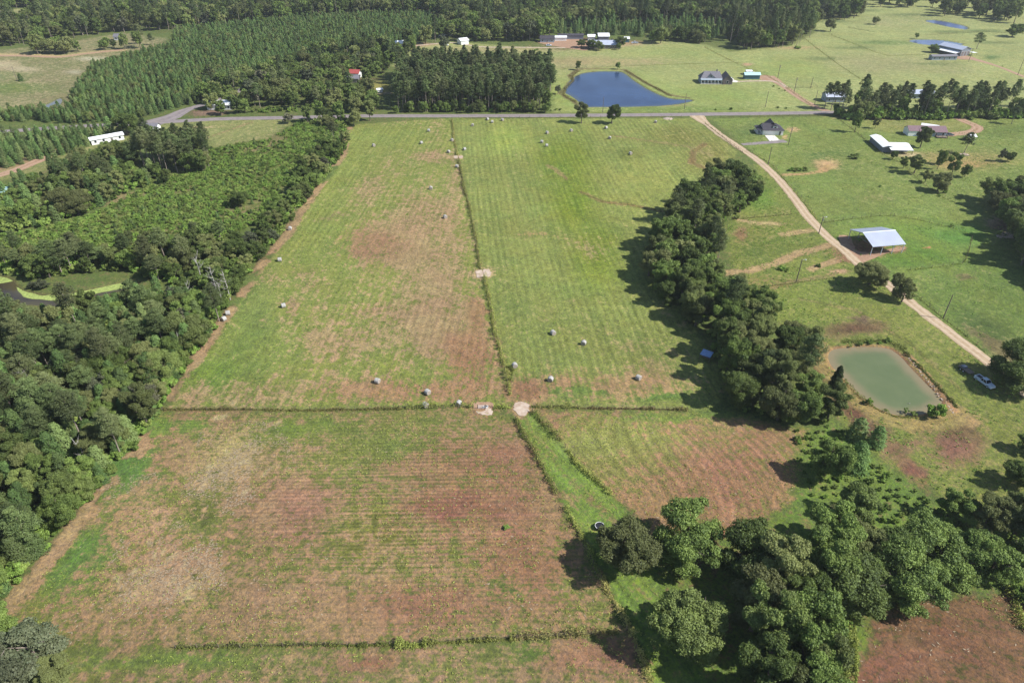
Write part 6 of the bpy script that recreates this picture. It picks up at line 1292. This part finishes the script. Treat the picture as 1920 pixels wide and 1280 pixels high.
m = MB(); m.box(-2.2, 2.0, -1.0, 1.0, .55, .68); m.build('deck', M['wood'], e); m = MB(); m.tube([(2.0,-.5,.55),(3.2,0,.5),(2.0,.5,.55)], .05, 4); m.build('drawbar', M['black'], e); m = MB(); m.box(-1.6, -.4, -.7, .7, .69, 1.2); m.build('load', M['greymetal'], e); wheels(e, (-.9, 0.1), 1.13, .34)
def car(loc, rz, label, paint, cat='car', nm='parked_car'):
    e = empty(nm, loc, rz); tag(e, label, cat); m = MB(); s_ = [(-2.25,.35),(-2.25,.9),(-1.6,1.0),(1.0,1.0),(2.1,.82),(2.25,.6),(2.25,.35)]; n = len(s_)
    m.add([(x, -.9, z) for x, z in s_] + [(x, .9, z) for x, z in s_], [tuple(range(n-1,-1,-1)), tuple(range(n, 2*n))] + [(i, (i+1) % n, n + (i+1) % n, n + i) for i in range(n)]); m.build('body', M[paint], e)
    c = [(-1.6,1.0,.86),(-1.0,1.45,.68),(.2,1.47,.68),(1.0,1.0,.86)]; m = MB(); m.add([(x, -w_, z) for x, z, w_ in c] + [(x, w_, z) for x, z, w_ in c], [(3,2,1,0),(4,5,6,7),(0,1,5,4),(1,2,6,5),(2,3,7,6),(3,0,4,7)]); cb = m.build('cabin', M['glass'], e)
    m = MB(); m.box(-1.0, .2, -.66, .66, 1.46, 1.51); m.build('roof', M[paint], cb); wheels(e, (-1.4, 1.4), .8, .33); return e
car((*P(1780, 254.5), 0), .1, 'dark grey car parked on the curved drive by the plum roofed house', 'paint_dark')
car((*P(1370, 149.5), 0), 1.8, 'small white car on the concrete apron of the grey farmhouse', 'white')
car((*P(1029, 86.5), 0), 0, 'pale car standing in front of the dark blue house', 'paint_blue')
pickup((*P(1408, 138.5), 0), .2, 'white pickup behind the teal shed', 'white')
pickup((*P(835, 86), 0), .1, 'pale pickup at the far drive near the plain white shed', 'white')
pickup((*P(1190, 82), 0), 3.0, 'tan flat load and truck right of the far compound', 'paint_blue')
# fallen branches in the green pond, stone riprap
o = link('sunken_branches', SNAG[1], None, (*P(1697, 752), -.6), .5, (.28, .28, .12)); o.rotation_euler = (1.2, .3, .7); tag(o, 'pale dead branches sticking out of the green pond', 'branches')
o = link('sunken_branches', SNAG[2], None, (*P(1737, 763), -.5), 2, (.2, .2, .1)); o.rotation_euler = (1.1, 0, 2.4); tag(o, 'dead branches at the pond edge beside the round bush', 'branches')
m = MB()
for i in range(60):
    t = random.random(); x, y = P(1697 + 92 * t + random.uniform(-2, 3), 662 + 115 * t + random.uniform(-2, 2)); s_ = random.uniform(.08, .22); m.box(x - s_, x + s_, y - s_, y + s_ * .8, -.2, s_ * .6)
tag(m.build('bank_rubble', M['dirtstone']), 'pale rubble along the right bank of the green pond', None, None, 'stuff')
tufts('bank_weeds', [(1580,643),(1620,640),(1665,643),(1700,655)], 2.2, .6, 60, label='rough weeds on the far bank of the green pond', kind='stuff', size=.35, seed=91)
tufts('bank_weeds', [(1690,655),(1715,680),(1745,712),(1772,740),(1795,765)], 1.0, .8, 90, label='dark weeds along the right bank of the green pond', kind='stuff', size=.35, seed=92)
tufts('bank_weeds', [(1582,712),(1610,742),(1640,766),(1680,782),(1720,784)], 1.0, .6, 50, label='bright weeds on the near bank of the green pond', kind='stuff', size=.3, seed=93)
tufts('bank_weeds', [(1085,133),(1072,143),(1075,152),(1060,165),(1056,178),(1080,192)], 1.6, .6, 30, ('tawny','weed'), label='brown reeds round the left bank of the blue pond', kind='stuff', size=.5, seed=94)
tufts('bank_weeds', [(1172,133),(1200,149),(1228,165),(1258,181)], 1.8, .6, 30, ('tawny','weed'), label='brown reeds along the right bank of the blue pond', kind='stuff', size=.5, seed=95)
tufts('bank_weeds', [(1040,262),(1040,263)], 1, .3, 5, label='tiny weeds in the hay field', kind='stuff', seed=96)
m = MB()
for i in range(26):
    x, y = P(1884 + random.uniform(-14, 16), 440 + random.uniform(-5, 6)); s_ = random.uniform(.2, .6); m.box(x - s_, x + s_, y - s_, y + s_, -.1, s_ * .7)
tag(m.build('rubble_heap', M['dirtstone']), 'pale rubble heap in the gap of the right edge wood', 'rubble')
e = empty('windfall_pile', (*P(1253, 222.5), 0)); tag(e, 'pinkish dirt and brush heap beside the road right of the hay field', 'brush pile'); m = MB()
for i in range(40): a = random.uniform(0, 6.28); r_ = random.uniform(0, 2.6); m.tube([(math.cos(a)*r_*1.4, math.sin(a)*r_, .1), (math.cos(a)*r_*1.4 + random.uniform(-1,1), math.sin(a)*r_ + random.uniform(-1,1), random.uniform(.3,.8))], .07, 3)
m.build('branches', M['dead'], e); m = MB(); m.tube([(0,0,-.1),(0,0,.35)], [3.4, 1.2], 12); m.build('earth', M['dirtstone'], e)

# ------------------------------------------------------------------ air
bm = bmesh.new(); bmesh.ops.create_cube(bm, size=1); me = bpy.data.meshes.new('haze'); bm.to_mesh(me); bm.free()
hz = link('haze', me, None, (0, 4000, 66)); hz.scale = (30000, 14000, 140); tag(hz, kind='stuff', label='thin summer haze')
hm = bpy.data.materials.new('haze'); hm.use_nodes = True; n_ = hm.node_tree; n_.nodes.remove(n_.nodes['Principled BSDF'])
pv = n_.nodes.new('ShaderNodeVolumePrincipled'); pv.inputs['Color'].default_value = (.86, .92, 1, 1); pv.inputs['Density'].default_value = .00009; pv.inputs['Anisotropy'].default_value = .2
n_.links.new(pv.outputs[0], n_.nodes['Material Output'].inputs['Volume']); me.materials.append(hm)
